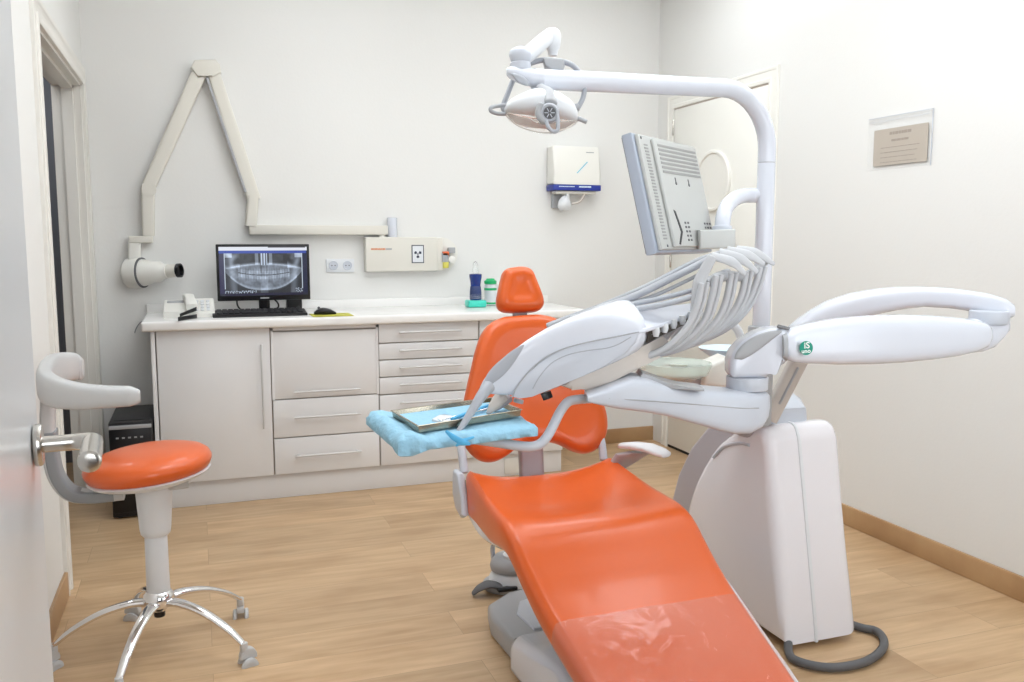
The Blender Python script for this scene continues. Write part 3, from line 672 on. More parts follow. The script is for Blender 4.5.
for k in range(5):
    a = base_a + k*2*math.pi/5; d = V((math.cos(a), math.sin(a), 0)); s = V((-d.y, d.x, 0)); L = .305
    pts = [cz+d*.03+V((0, 0, .168)), cz+d*.09+V((0, 0, .168)), cz+d*.17+V((0, 0, .148)), cz+d*.25+V((0, 0, .108)), cz+d*L+V((0, 0, .066))]
    lg = obj('leg', tube(pts, [.022, .019, .017, .015, .012], n=16, flat=.6), M_chrome, ts)
    e = cz+d*L
    cs = obj('caster', cyl(e+V((0, 0, .045)), e+V((0, 0, .072)), .012, n=16), M_sg, ts)
    sd = V((math.cos(a+.9), math.sin(a+.9), 0)); ax = V((-sd.y, sd.x, 0)); wc = e+sd*.012
    obj('hood', prism([wc-ax*.012+sd*math.cos(R(q))*.026+V((0, 0, .0275+math.sin(R(q))*.027)) for q in range(-15, 196, 15)], ax*.024, .003), M_sg, cs)
    for w in (-1, 1):
        o_ = obj('wheel', lathe(wc+ax*w*.012, [(.004, 0), (.022, 0), (.026, .003), (.026, .011), (.021, .014), (.012, .015), (.004, .013)], rot=dirrot(ax*w), n=28), M_sg, cs)
# wrap backrest
def zq(x, y, z): return onz(x, y, z)
DZB = .022
bp = [(-.375, 3.26, .845), (-.385, 3.262, .845), (-.40, 3.26, .852), (-.425, 3.21, .858), (-.448, 3.13, .862), (-.450, 3.00, .855), (-.435, 2.885, .846), (-.395, 2.815, .835), (-.33, 2.785, .826), (-.26, 2.775, .822), (-.20, 2.775, .820), (-.172, 2.778, .818)]
hts = [.030, .041, .046, .050, .050, .050, .050, .046, .038, .032, .030, .018]
ths = [.010, .018, .020, .021, .022, .023, .024, .026, .028, .029, .027, .014]
P = [p+V((0, 0, DZB)) for p in catmull(bp, 5)]; secs = []
for i, p in enumerate(P):
    j = min(i//5, len(bp)-2); f = (i % 5)/5 if i < len(P)-1 else 1
    if i == len(P)-1: j = len(bp)-2
    tn_ = (P[min(i+1, len(P)-1)]-P[max(i-1, 0)]); tn_.z = 0; tn_.normalize(); sv = V((tn_.y, -tn_.x, 0))
    secs.append((p, sv*(ths[j]*(1-f)+ths[j+1]*f), V((0, 0, hts[j]*(1-f)+hts[j+1]*f))))
obj('backrest', SF(loft4(secs, 24, .6)), M_sg, ts)
up = [(-.452, 3.04, .83), (-.460, 3.04, .72), (-.458, 3.04, .62), (-.445, 3.04, .55), (-.41, 3.04, .497), (-.35, 3.04, .480), (-.25, 3.035, .483)]
P = catmull(up, 6); secs = []
for i, p in enumerate(P):
    tn_ = (P[min(i+1, len(P)-1)]-P[max(i-1, 0)]).normalized(); sv = tn_.cross(V((0, 1, 0)))
    secs.append((p, sv*.020, V((0, .042-.006*i/len(P), 0))))
obj('backrest_upright', SF(loft4(secs, 20, .45)), M_sg, ts)
secs = [(p+V((0.006, -.0, 0)), (P[min(i+1, len(P)-1)]-P[max(i-1, 0)]).normalized().cross(V((0, 1, 0)))*.0185, V((0, .0455-.006*i/len(P), 0))) for i, p in enumerate(P) if 6 < i < len(P)-2]
obj('upright_inlay', SF(loft4(secs, 20, .35)), M_sgd, ts)
#PART2
# ================================================================== the treatment chair
CXc = 1.055
tc_ = thing('treatment_chair', 'orange upholstered dental treatment chair in the middle of the wood floor', 'dental chair', (CXc, 2.3, 0))
def cushion_strip(rows, nx=18):
    """rows: (Y, z centre, x left, x right, edge raise, thickness)"""
    rs = []
    for (y, z, xl, xr, ra, th, dy) in rows:
        c = (xl+xr)/2; hw = (xr-xl)/2; r = min(.025, th*.45); ring = []
        top = lambda x: z + ra*abs((x-c)/hw)**2.6
        for k in range(nx+1):
            u = -1+2*k/nx; x = c+(hw-r)*u; ring.append(V((x, y, top(x))))
        for a in (30, 60): ring.append(V((xr-r+r*math.sin(R(a)), y, top(xr)-r+r*math.cos(R(a)))))
        ring.append(V((xr, y, top(xr)-r))); ring.append(V((xr, y+dy, z-th+r))); ring.append(V((xr-r*.3, y+dy, z-th+r*.3))); ring.append(V((xr-r, y+dy, z-th)))
        ring.append(V((c, y+dy, z-th)))
        ring.append(V((xl+r, y+dy, z-th))); ring.append(V((xl+r*.3, y+dy, z-th+r*.3))); ring.append(V((xl, y+dy, z-th+r))); ring.append(V((xl, y, top(xl)-r)))
        for a in (60, 30): ring.append(V((xl+r-r*math.sin(R(a)), y, top(xl)-r+r*math.cos(R(a)))))
        rs.append(ring)
    return rs
def dense(rows, n=5):
    out = []
    Q = [rows[0]]+list(rows)+[rows[-1]]
    for i in range(1, len(Q)-2):
        for k in range(n):
            t = k/n; out.append(tuple(.5*((2*b)+(c-a)*t+(2*a-5*b+4*c-d)*t*t+(3*b-a-3*c+d)*t**3) for a, b, c, d in zip(*Q[i-1:i+3])))
    out.append(rows[-1]); return out
XLs, XRs = .805, 1.305
seat_rows = [(2.655, .500, .815, 1.285, .014, .07, 0), (2.645, .520, .796, 1.295, .030, .10, 0), (2.60, .529, .784, 1.303, .042, .115, 0), (2.50, .523, .778, 1.306, .038, .11, 0),
    (2.36, .519, .768, 1.312, .026, .10, 0), (2.25, .526, .761, 1.318, .012, .09, .0), (2.18, .529, .758, 1.323, .002, .085, .0), (2.12, .512, .760, 1.325, -.002, .085, .01),
    (2.04, .452, .770, 1.328, -.004, .08, .02), (1.95, .392, .783, 1.330, -.004, .08, .02), (1.80, .318, .806, 1.330, -.004, .08, .02), (1.62, .236, .832, 1.325, -.004, .08, .02), (1.44, .155, .855, 1.29, -.004, .075, .02), (1.36, .115, .875, 1.26, -.01, .06, .01)]
SR = dense(seat_rows, 5)
rs = cushion_strip(SR)
seat = obj('seat_cushion', rings(NB(), rs), M_or, tc_, ang=60)
# hard shell under seat and leg rest
sh_rows = [(2.62, .435, .79, 1.305), (2.45, .425, .775, 1.315), (2.30, .440, .775, 1.325), (2.2, .442, .80, 1.335), (2.05, .375, .83, 1.352), (1.85, .275, .85, 1.362), (1.60, .165, .87, 1.355), (1.40, .085, .90, 1.30)]
D2 = dense(sh_rows, 4)
obj('seat_shell', loft4([(V(((a+b)/2, y, z-.0)), V(((b-a)/2, 0, 0)), V((0, 0, .028))) for y, z, a, b in D2], 28, .4), M_white, tc_)
# clear protective film over the foot end
fr_ = [r for r in SR if r[0] < 1.955 and r[0] > 1.40]
fb = NB(); off = .0035; strips = []
for (y, z, xl, xr, ra, th, dy) in [SR[k] for k in range(len(SR)) if 1.40 < SR[k][0] < 1.915]:
    c = (xl+xr)/2; hw = (xr-xl)/2+off; row = []
    e = V((0, .45, .89))*off
    row.append(V((xl-off, y+.005, z-.06))); row.append(V((xl-off, y, z-.022)))
    row.append(V((xl+.006, y, z-.004))+e)
    for k in range(1, 30):
        u = -1+2*k/30; x = c+(hw-.022)*u
        row.append(V((x, y, z+off+.0022*(noise.noise(V((x*9, y*9, 0)))+1)*.7+.0012*noise.noise(V((x*34, y*11, 3))))))
    row.append(V((xr-.006, y, z-.004))+e); row.append(V((xr+off, y, z-.022))); row.append(V((xr+off, y+.005, z-.06)))
    strips.append([fb.verts.new(p) for p in row])
for a, b in zip(strips, strips[1:]):
    for k in range(len(a)-1): fb.faces.new((a[k], a[k+1], b[k+1], b[k]))
film = obj('protective_film', fb, M_film, ang=80)
tag(film, 'clear plastic film wrapped over the foot end of the orange treatment chair', 'plastic film')
# backrest: lobed pad
B0, B1 = V((0, 2.70, .585)), V((0, 2.845, 1.043)); up_ = (B1-B0).normalized(); bn = V((0, -up_.z, up_.y)); BL = (B1-B0).length
outl = [(0, .475), (.06, .474), (.118, .456), (.158, .42), (.188, .36), (.212, .29), (.236, .22), (.256, .15), (.264, .09), (.252, .034), (.215, -.008), (.17, -.020), (.125, -.008), (.08, .018), (.035, .032), (0, .035)]
outl = outl + [(-x, v) for x, v in outl[-2:0:-1]]
pts = [V((CXc+.012+x, 0, 0))+B0+up_*v for x, v in outl]
bp_ = NB(); P = catmull([pts[-1]]+pts+[pts[0]], 4)[4:-5]
cen = V((CXc+.012, 0, 0))+B0+up_*.24; prf = [(0, .74), (.3, .76), (.55, .84), (.75, .96), (.88, 1.0), (.95, .86), (.985, .55), (1, .1)]
T = .045
rr = [[cen+(p-cen)*max(s, .01)-bn*T*.9*min(1, h*1.2) for p in P] for s, h in [(0, .9), (.6, .9), (.9, .8), (.97, .5), (1, .1)]] + [[cen+(p-cen)*max(s, .01)+bn*T*h for p in P] for s, h in prf[::-1]]
backpad = obj('backrest', rings(bp_, rr), M_or, tc_, ang=60)
# headrest
h0_, h1_ = V((CXc+.004, 2.855, 1.049)), V((CXc+.004, 2.895, 1.203)); hu = (h1_-h0_).normalized(); hn = V((0, -hu.z, hu.y))
ho = [(0, .160), (.028, .158), (.048, .145), (.058, .12), (.070, .08), (.079, .045), (.078, .018), (.062, .002), (.03, -.003), (0, -.003)]
ho = ho+[(-x, v) for x, v in ho[-2:0:-1]]
pts = [h0_+V((x, 0, 0))+hu*v for x, v in ho]; P = catmull([pts[-1]]+pts+[pts[0]], 4)[4:-5]; cen = h0_+hu*.078
ho = [(x*1.06, v) for x, v in ho]
pts = [h0_+V((x, 0, 0))+hu*v for x, v in ho]; P = catmull([pts[-1]]+pts+[pts[0]], 4)[4:-5]
prf = [(0, .84), (.25, .86), (.42, .92), (.56, .99), (.72, 1.0), (.88, .86), (.96, .6), (1, .1)]
rr = [[cen+(p-cen)*max(s, .01)-hn*.03*min(1, h*1.2) for p in P] for s, h in [(0, .9), (.6, .9), (.9, .8), (.97, .5), (1, .1)]] + [[cen+(p-cen)*max(s, .01)+hn*.045*h for p in P] for s, h in prf[::-1]]
obj('headrest', rings(NB(), rr), M_or, tc_, ang=60)
obj('headrest_post', bx(CXc-.022, CXc+.03, 2.85, 2.87, 1.0, 1.09, .006), M_mg, tc_)
b = loft4([(V((CXc+.0, 2.72, .42)), V((.042, 0, 0)), V((0, .022, 0))), (V((CXc+.0, 2.745, .60)), V((.042, 0, 0)), V((0, .022, 0))), (V((CXc+.0, 2.85, .86)), V((.05, 0, 0)), V((0, .02, 0)))], 24, .4)
obj('backrest_beam', b, M_lilac, tc_)
obj('backrest_shell', loft4([(B0+V((CXc+.012, .06, 0))+up_*.10, V((.17, 0, 0)), V((0, .02, 0))), (B0+V((CXc+.012, .065, 0))+up_*.25, V((.17, 0, 0)), V((0, .025, 0))), (B0+V((CXc+.012, .06, 0))+up_*.43, V((.10, 0, 0)), V((0, .02, 0)))], 28, .6), M_lg, tc_)
# hinge cover on the left side of the seat
hp = [(2.69, .565), (2.70, .54), (2.70, .48), (2.67, .44), (2.61, .425), (2.58, .44), (2.60, .50), (2.63, .565)]
obj('hinge_cover', prism([(.762, y, z-.01) for y, z in hp], (.024, 0, 0), .010), M_lg, tc_)
obj('hinge_cover', prism([(XRs, y, z-.02) for y, z in hp], (.03, 0, 0), .012), M_lg, tc_)
for s, x in ((-1, XLs-.012), (1, XRs-.012)):
    obj('backrest_side_bar', tube([(x, 2.66, .55), (x, 2.69, .62), (x-.01*s, 2.75, .70)], .014, n=16), M_lg, tc_)
# right armrest
a0_, a1_ = W(621, 447, 2.92), W(668, 452.5, 2.78)
am = a0_.lerp(a1_, .5); ad = (a1_-a0_).normalized(); as_ = V((-ad.y, ad.x, 0)).normalized()
ar = obj('armrest', loft4([(a0_.lerp(a1_, f)+V((0, 0, dz)), as_*w, V((0, 0, h))) for f, w, h, dz in ((-.03, .008, .004, .003), (0.02, .022, .009, .006), (.3, .030, .012, .010), (.6, .034, .013, .008), (.85, .032, .012, -.002), (.97, .024, .009, -.008), (1.0, .010, .004, -.010))], 24, .8), M_whitem, tc_)
obj('armrest_support', loft4([(W(640, 452, 2.87), V((.030, -.01, 0)), V((0, .02, 0))), (W(627, 457, 2.90), V((.033, -.01, -.01)), V((0, .02, 0))), (W(616, 468, 2.96), V((.034, 0, 0)), V((0, .02, 0))), (W(610, 482, 3.0), V((.036, 0, 0)), V((0, .02, 0)))], 20, .55), M_lilac, tc_)
# base: grey floor frame, white inlay, white lift housing
fpts = [(.868, 2.42), (.862, 2.60), (.885, 2.70), (.98, 2.775), (1.10, 2.79), (1.22, 2.75), (1.27, 2.62), (1.27, 1.75), (.93, 1.75), (.93, 2.2)]
obj('floor_frame', prism([(x, y, 0.0) for x, y in fpts], (0, 0, .078), .022, 4), M_mg, tc_)
ipts = [(.955, 2.45), (.945, 2.58), (.985, 2.665), (1.08, 2.70), (1.18, 2.66), (1.2, 2.45)]
obj('base_inlay', prism([(x, y, .06) for x, y in ipts], (0, 0, .026), .008), M_lg, tc_)
c0 = [(.865, 2.33, .0), (.865, 2.33, .105), (.885, 2.22, .175), (.90, 1.98, .24), (.90, 1.80, .19), (.90, 1.72, 0)]
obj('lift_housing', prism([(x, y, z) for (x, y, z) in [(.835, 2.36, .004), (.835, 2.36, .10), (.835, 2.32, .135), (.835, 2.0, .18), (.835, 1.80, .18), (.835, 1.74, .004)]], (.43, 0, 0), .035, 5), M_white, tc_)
obj('lift_column', loft4([(V((CXc, 2.25, .15)), V((.13, 0, 0)), V((0, .12, 0))), (V((CXc, 2.38, .44)), V((.15, 0, 0)), V((0, .13, 0)))], 28, .5), M_lg, tc_)

# foot control
fc = onz(511, 590, 0); fc.y = 2.98; fc = V((fc.x+.005, 2.99, 0))
tf = thing('foot_control', 'grey and white foot control pedal on the floor behind the chair base', 'foot pedal', fc)
obj('base_plate', lathe(fc, [(.06, 0), (.098, .002), (.102, .012), (.098, .022), (.06, .028)], n=40, sy=.9), M_mg, tf)
obj('body', lathe(fc+V((.012, 0, 0)), [(.088, .018), (.086, .04), (.074, .062), (.068, .066)], n=36), M_whitem, tf)
tp_ = fc+V((.0, 0, .0))
obj('dome', lathe(fc+V((.006, 0, 0)), [(.05, .062), (.074, .07), (.078, .085), (.074, .10), (.058, .12), (.03, .13), (.004, .132)], n=40), M_mg, tf)
obj('button', lathe(fc+V((.006, -.02, 0)), [(.035, .118), (.036, .132), (.03, .136), (.004, .137)], n=30), M_whitem, tf)
obj('slot', bx(fc.x-.075, fc.x+.0, fc.y-.098, fc.y-.07, .022, .034, .003), M_black, tf)
tg = [fc+V((-.06, -.05, .03)), fc+V((-.10, -.055, .042)), fc+V((-.135, -.05, .030)), fc+V((-.155, -.045, .012))]
obj('lever', tube(tg, [.034, .032, .026, .018], flat=.35, n=20), M_dg, tf)
obj('cable', tube([fc+V((-.045, .05, .09)), fc+V((-.05, .03, .16)), fc+V((-.03, -.10, .24)), fc+V((.0, -.25, .36))], .009, n=10), M_lg, tf)

# ================================================================== the dental unit
tu = thing('dental_unit', 'white dental unit with floor cabinet, jointed arms and instrument console beside the chair', 'dental unit', (1.82, 2.45, 0))
UX0, UX1 = 1.70, 1.99
prof = [(2.185, .035), (2.20, .12), (2.295, .60), (2.315, .68), (2.345, .712), (2.42, .700), (2.515, .655), (2.61, .590), (2.69, .50), (2.755, .40), (2.80, .28), (2.82, .15), (2.82, .035)]
P = [V((UX0, y, z-.012)) for y, z in prof]; P = P[:1]+catmull(P[1:-1], 3)+P[-1:]
def slab_rings(P, w, r, c, bulge=0):
    rs = []
    for t_, q in [(0, 90), (0, 60), (0, 38), (0, 18), (0, 0), (1, 0), (1, 18), (1, 38), (1, 60), (1, 90)]:
        x = r*(1-math.sin(R(q))) if False else r*(1-math.cos(R(90-q)) if False else 1-math.sin(R(q)))
        x = r*(1-math.sin(R(q))) if t_ == 0 else w-r*(1-math.sin(R(q))); inset = r*(1-math.cos(R(q)))
        rs.append([V((UX0+x, 0, 0))+V((0, p.y, p.z))-V((0, p.y-c[0], p.z-c[1])).normalized()*inset for p in P])
    return rs
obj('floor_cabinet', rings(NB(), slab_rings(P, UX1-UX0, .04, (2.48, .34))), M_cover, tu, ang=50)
cen_ = V((UX0, 2.48, .34))
sm = [V((UX0+.118, *(cen_+(p-cen_)*1.012)[1:])) for p in P]; b = prism(sm, (.012, 0, 0), .003); obj('seam_band', b, M_whitem, tu)
gp = [(2.40, .04), (2.42, .68), (2.46, .745), (2.60, .70), (2.74, .62), (2.86, .51), (2.95, .38), (3.0, .25), (3.01, .04)]
obj('grey_rear_cover', prism([V((1.755, y, z)) for y, z in gp], (.15, 0, 0), .02, 4), M_lilac, tu)
gr = tube([V((UX0-.001, 2.40, .625)), V((UX0-.001, 2.46, .618)), V((UX0-.001, 2.55, .585)), V((UX0-.001, 2.61, .535))], .006, n=8)
obj('grip_line', gr, M_lg, tu)
# grey cap on top carrying the swing strut
q0 = W(772, 418, 2.80); q1 = W(812, 418, 2.86)
obj('top_cap', prism([(1.735, 2.36, .70), (1.735, 2.37, .745), (1.745, 2.44, .775), (1.79, 2.52, .775), (1.79, 2.62, .70), (1.74, 2.62, .66)], (.17, 0, 0), .02, 4), M_lg, tu)
s0_, s1_ = W(771, 414, 2.84), W(803, 352, 2.80)
sd_ = (s1_-s0_).normalized(); sa = sd_.cross(FW).normalized()
st_ = obj('swing_strut', loft4([(s0_+sd_*t_*(s1_-s0_).length, sa*.026, FW*.03) for t_ in (-.1, 0, .5, 1, 1.08)], 20, .45), M_beige, tu)
obj('strut_rib', tube([s0_+sd_*.04-FW*.031, s0_+sd_*.17-FW*.031], .004, n=8, smooth=0), M_mg, st_)
def armloft(rows, D0, D1, dep, n=26, e=.62):
    """rows: (x, ytop, ybottom) traced in the photograph, on a depth running from D0 to D1; real depth 2*dep"""
    x0, x1 = rows[0][0], rows[-1][0]; secs = []
    for r_ in rows:
        x, a, b_ = r_[:3]; k = r_[3] if len(r_) > 3 else 1
        D = D0+(D1-D0)*(x-x0)/(x1-x0); t_, bt = W(x, a, D), W(x, b_, D)
        secs.append(((t_+bt)/2, DEP*dep*k, (t_-bt)/2))
    return loft4(secs, n, e)
DEP = V((FW.x, FW.y, 0)).normalized()
# rear arm (arched) and front arm
rear = [(785, 331, 352, .8), (800, 318.5, 342), (813, 309.5, 335), (828, 301, 328), (850, 293.5, 320), (874, 289, 314), (896, 287, 309.5), (921, 286.5, 306.5), (947, 287.8, 308), (966, 290, 310.5), (985, 293, 315), (1000, 297.5, 318), (1008, 302.5, 317, .8), (1011.5, 307, 313, .4)]
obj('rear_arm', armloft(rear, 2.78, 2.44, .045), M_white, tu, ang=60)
front = [(778, 340, 350, .4), (780.5, 335, 355, .75), (785, 330.5, 359.5), (792, 327.5, 361.5), (806, 323.5, 363), (835, 318.5, 364), (868, 315.5, 363.7), (900, 314.8, 362), (930, 315.5, 359), (955, 317.5, 355.5), (972, 319.5, 351.5), (983, 322, 347, .9), (988, 326, 341, .6), (989.5, 331, 336, .25)]
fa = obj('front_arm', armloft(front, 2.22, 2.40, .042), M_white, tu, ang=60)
el = [(966, 319, 353, .8), (980, 317, 351), (990, 316.5, 347), (998, 317, 338), (1004, 318, 331, .8), (1006, 320, 327, .4)]
obj('elbow', armloft(el, 2.44, 2.46, .04), M_white, tu, ang=60)
ec = W(989, 318, 2.45); obj('elbow_ring', cyl(ec-V((0, 0, .016)), ec+V((0, 0, .022)), .052, n=36, bev=.1), M_lg, tu)
rg = NB()
for px, rws in ((781.5, (335, 356)), (986, (323, 346))):
    pass
obj('joint_ring', armloft([(779, 333, 357), (783, 330, 361)], 2.22, 2.225, .044), M_mg, tu)
b = prism([W(778, 325.5, 2.21), W(790, 328.5, 2.22), W(788, 330.5, 2.20), W(777, 327.5, 2.19)], (0, 0, .003)); obj('arm_notch', b, M_dg, tu)
# round maker badge on the front arm
bc = W(800, 345.8, 2.230)-DEP*.0455; bx_ = (W(812, 345.5, 2.24)-W(800, 345.5, 2.23)); ex = V((RT.x, RT.y, 0)).normalized()
rm = Matrix(((ex.x, 0, -DEP.x), (ex.y, 0, -DEP.y), (0, 1, 0))).to_4x4()
tlt = Matrix.Rotation(R(4), 4, 'Z')
bd = NB(); sg_ = [bc+ex*.0165*math.cos(a)*1.0+V((0, 0, 1))*.0175*math.sin(a) for a in [2*math.pi*k/32 for k in range(32)]]
prism(sg_, -DEP*.003, bm=bd); badge = obj('maker_badge', bd, M_logo, tu)
b = txt('iS', .022, Matrix.Translation(bc-DEP*.0032+V((0, 0, .0065))+ex*.001) @ rm @ tlt); obj('badge_lettering', b, M_logow, badge)
b = txt('uno', .015, Matrix.Translation(bc-DEP*.0032+V((0, 0, -.0075))-ex*.0005) @ rm @ tlt); obj('badge_lettering', b, M_logow, badge)
# pivot head between front arm and console bracket
PV = W(747, 384, 2.24); PVX, PVY = PV.x, PV.y
pz = lambda y: W(747, y, 2.24).z
obj('pivot_ring', cyl((PVX, PVY, pz(389)), (PVX, PVY, pz(376)), .0525, n=44, bev=.04), M_lg, tu)
ph = [(727.5, 372, .0), (727.5, 360, .0), (731, 350, 0), (740, 340, 0), (754, 331.5, 0), (768, 327, 0), (781, 327, 0), (786, 332, 0), (787, 357, 0), (781, 362.5, 0), (770, 366, 0), (765.5, 369.5, 0), (764, 376.5, 0), (731, 376.5, 0)]
pts = [W(x, y, 2.23)-DEP*.036 for x, y, _ in ph]
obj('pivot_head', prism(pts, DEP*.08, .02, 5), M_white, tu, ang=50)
cap = [(731, 357), (733.5, 349), (741, 341), (752, 334), (766, 329.5), (778, 329.5), (770, 336.5), (759, 345), (747, 353.5), (736, 358.5)]
nrmc = (-DEP*.8+V((0, 0, .6))).normalized()
obj('pivot_cap', pillow([W(x, y, 2.23)-DEP*.036 for x, y in cap], -DEP, .006), M_mg, tu, ang=60)
# bracket wing below the console
wing = [(586, 393, 399, .8), (600, 387, 402.5, .9), (615, 380, 405.5, 1), (630, 374.5, 407.5), (645, 376, 409.5), (662, 381, 412.5), (680, 384, 417.5), (698, 386.5, 422.5), (715, 388, 427.5), (730, 389, 430.8), (745, 389, 430.5), (757, 389.3, 425, .9), (764, 390.5, 416, .7), (767, 393, 407, .45)]
wg = obj('console_bracket', armloft(wing, 2.04, 2.26, .062, e=.38), M_lg, tu, ang=60)
ln_ = [W(x, y, D)-DEP*(.0625) for x, y, D in ((606, 393.5, 2.07), (650, 396.5, 2.115), (700, 400.5, 2.18), (735, 403.5, 2.222), (752, 403.5, 2.245))]
obj('bracket_seam', tube(ln_, .0014, n=8), M_mg, wg)
obj('bracket_recess', prism([W(x, y, 2.13)-DEP*.05 for x, y in ((636, 376), (640, 370), (648, 373), (660, 379), (678, 383), (700, 385.5), (700, 388), (650, 384))], DEP*.08, .002), M_mg, wg)

# instrument console
TIP, END = W(480, 389, 1.97), W(654, 323, 2.07)
wv = (W(712, 298, 2.30)-W(644, 329, 2.08)); wl = wv.length; wv.normalize()
crows = [(480, 385, 392, .35), (482, 379, 395, .5), (486, 372, 397, .58), (494, 362.5, 398.6, .62), (504, 353.5, 399.5, .66), (518, 342.5, 400, .70), (534, 332.5, 398, .74), (552, 324, 391, .76), (572, 317, 382.5, .72), (592, 313.6, 373.5, .58), (608, 314.5, 366, .42), (622, 318, 359, .28), (632, 322, 351, .18), (638, 325.5, 344, .11), (641, 328.5, 337, .05)]
CD = lambda x: 1.97+(x-480)*.10/174
HW = wl*.46; NEAR = .035
secs = []
for x, a, b_, k in crows:
    t_, bt = W(x, a, CD(x)), W(x, b_, CD(x)); h = (t_-bt)/2
    secs.append(((t_+bt)/2+wv*(HW*k), wv*(HW*k), h))
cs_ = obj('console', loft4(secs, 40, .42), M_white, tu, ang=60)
nn = wv.cross(V((0, 0, 1))).normalized(); NRM = (secs[7][1]).normalized()*-1
def onside(x, y, out=0.0): return W(x, y, CD(x)) - wv*out
pan = [(513, 396.5), (517.5, 388), (526, 376), (537, 364.5), (550, 355), (567, 347.5), (590, 341.3), (615, 336.5), (640, 331.5), (636, 342), (625, 354.5), (606, 365), (580, 377), (552, 388.5), (532, 397), (520, 398.5)]
obj('side_panel', prism([onside(x, y, .004) for x, y in pan], wv*.03, .003, 2), M_lg, cs_)
obj('panel_crease', tube([onside(x, y, .005) for x, y in pan[:9]], .0016, n=8), M_mg, cs_)
obj('panel_groove', tube([onside(x, y, .0045) for x, y in ((534, 388), (541, 376), (553, 362.5), (570, 354), (592, 349.5), (608, 347.5), (620, 343.5), (632, 336.5))], .0012, n=8), M_arm, cs_)
sc = [(484.5, 383), (487, 375), (494, 366), (503, 358), (513, 350), (524, 344.5), (521, 352), (514, 363), (505, 374), (495, 382), (488, 386)]
obj('grip_recess', pillow([onside(x, y, .001) for x, y in sc], -wv, .004), M_arm, cs_)
un = [(545, 391.5), (562, 385), (585, 375), (604, 366), (622, 356), (628, 362), (630, 373), (608, 384), (592, 392), (575, 396.5), (562, 395)]
obj('underside_housing', prism([W(x, y, CD(x))+wv*.035 for x, y in un], wv*.15, .012), M_beige, cs_)
obj('front_foot', cyl(W(519, 399, 2.03), W(518, 403, 2.03), .012, n=14), M_mg, cs_)
obj('black_key', prism([W(540, 394, 2.04), W(545.5, 393, 2.04), W(548, 399.5, 2.04), W(543, 401, 2.04)], wv*.02, .002), M_black, cs_)
# tool holder row: white ledge with dark openings running away along the console end
l0, l1 = W(640, 327, 2.075), W(704, 302.5, 2.29)
def hp_(t_, dx=0, dy=0): 
    q = l0.lerp(l1, t_); D = (q-CAM).dot(FW); return W(640+64*t_+dx, 327-24.5*t_+dy, D)
side = (l1-l0).cross(V((0, 0, 1))).normalized()
if side.dot(DEP) > 0: side = -side
led = [W(575, 316, 2.05), W(600, 311.8, 2.14), W(640, 309, 2.22), W(700, 301.5, 2.33), W(695, 312.5, 2.27), W(656, 325, 2.085), W(640, 330, 2.06), W(605, 333, 2.045)]
obj('holder_ledge', prism(led, V((0, 0, -.011)), .004, 3), M_white, cs_)
obj('holder_back', prism([W(650, 328, 2.13), W(693, 313.5, 2.29), W(690, 322, 2.29), W(672, 331, 2.22), W(646, 343, 2.13)], DEP*.012, .002), M_tool, cs_)
for i in range(6):
    t_ = .16+i*.15; a = hp_(t_, 6-6*t_, 6-2*t_)-DEP*.012; obj('tool_holder', loft4([(a+V((0, 0, .004)), ex*.008, DEP*.010), (a-V((0, 0, .008)), ex*.009, DEP*.011), (a-V((0, 0, .018)), ex*.006, DEP*.008)], 16, .8), M_whitem, cs_)
# whip arms and hoses
tips = [W(706, 273, 2.11), W(721, 268, 2.15), W(737, 264.5, 2.20), W(752, 262, 2.25), W(766, 261, 2.30)]
roots = [W(545, 327, 2.10), W(548, 322, 2.14), W(560, 318.5, 2.19), W(585, 316, 2.24), W(605, 314, 2.28)]
ends = [(703, 288), (707, 279), (708, 272), (707, 264.5), (712, 258.5)]
mids = [((600, 313.5), (650, 304)), ((600, 309), (655, 293)), ((600, 306.5), (655, 284.5)), ((612, 300), (660, 278.5)), ((620, 294), (668, 270))]
xs_ = [(545, 328, 705, 285), (550, 322, 707, 279), (560, 318, 704, 272), (565, 317, 708, 264), (575, 314, 712, 258)]
Pth = [[(590, 315), (630, 310), (665, 304), (702, 294)], [(570, 318), (620, 306.5), (660, 298.5), (705, 287)],
       [(560, 322), (610, 308.5), (649, 297.5), (680, 284), (709, 269.5)], [(548, 326.5), (580, 314.5), (630, 298), (675, 276.5), (714, 257)], [(565, 320), (604, 305), (650, 285), (695, 262), (728, 251)]]
WD = [2.14, 2.17, 2.2, 2.2, 2.26]; WR = [.0100, .0085, .0065, .0125, .0105]
for i in range(5):
    wa = obj('whip_arm', tube([W(x, y, WD[i]+.0*k) for k, (x, y) in enumerate(Pth[i])], WR[i], n=16, flat=.75), M_arm, tu)
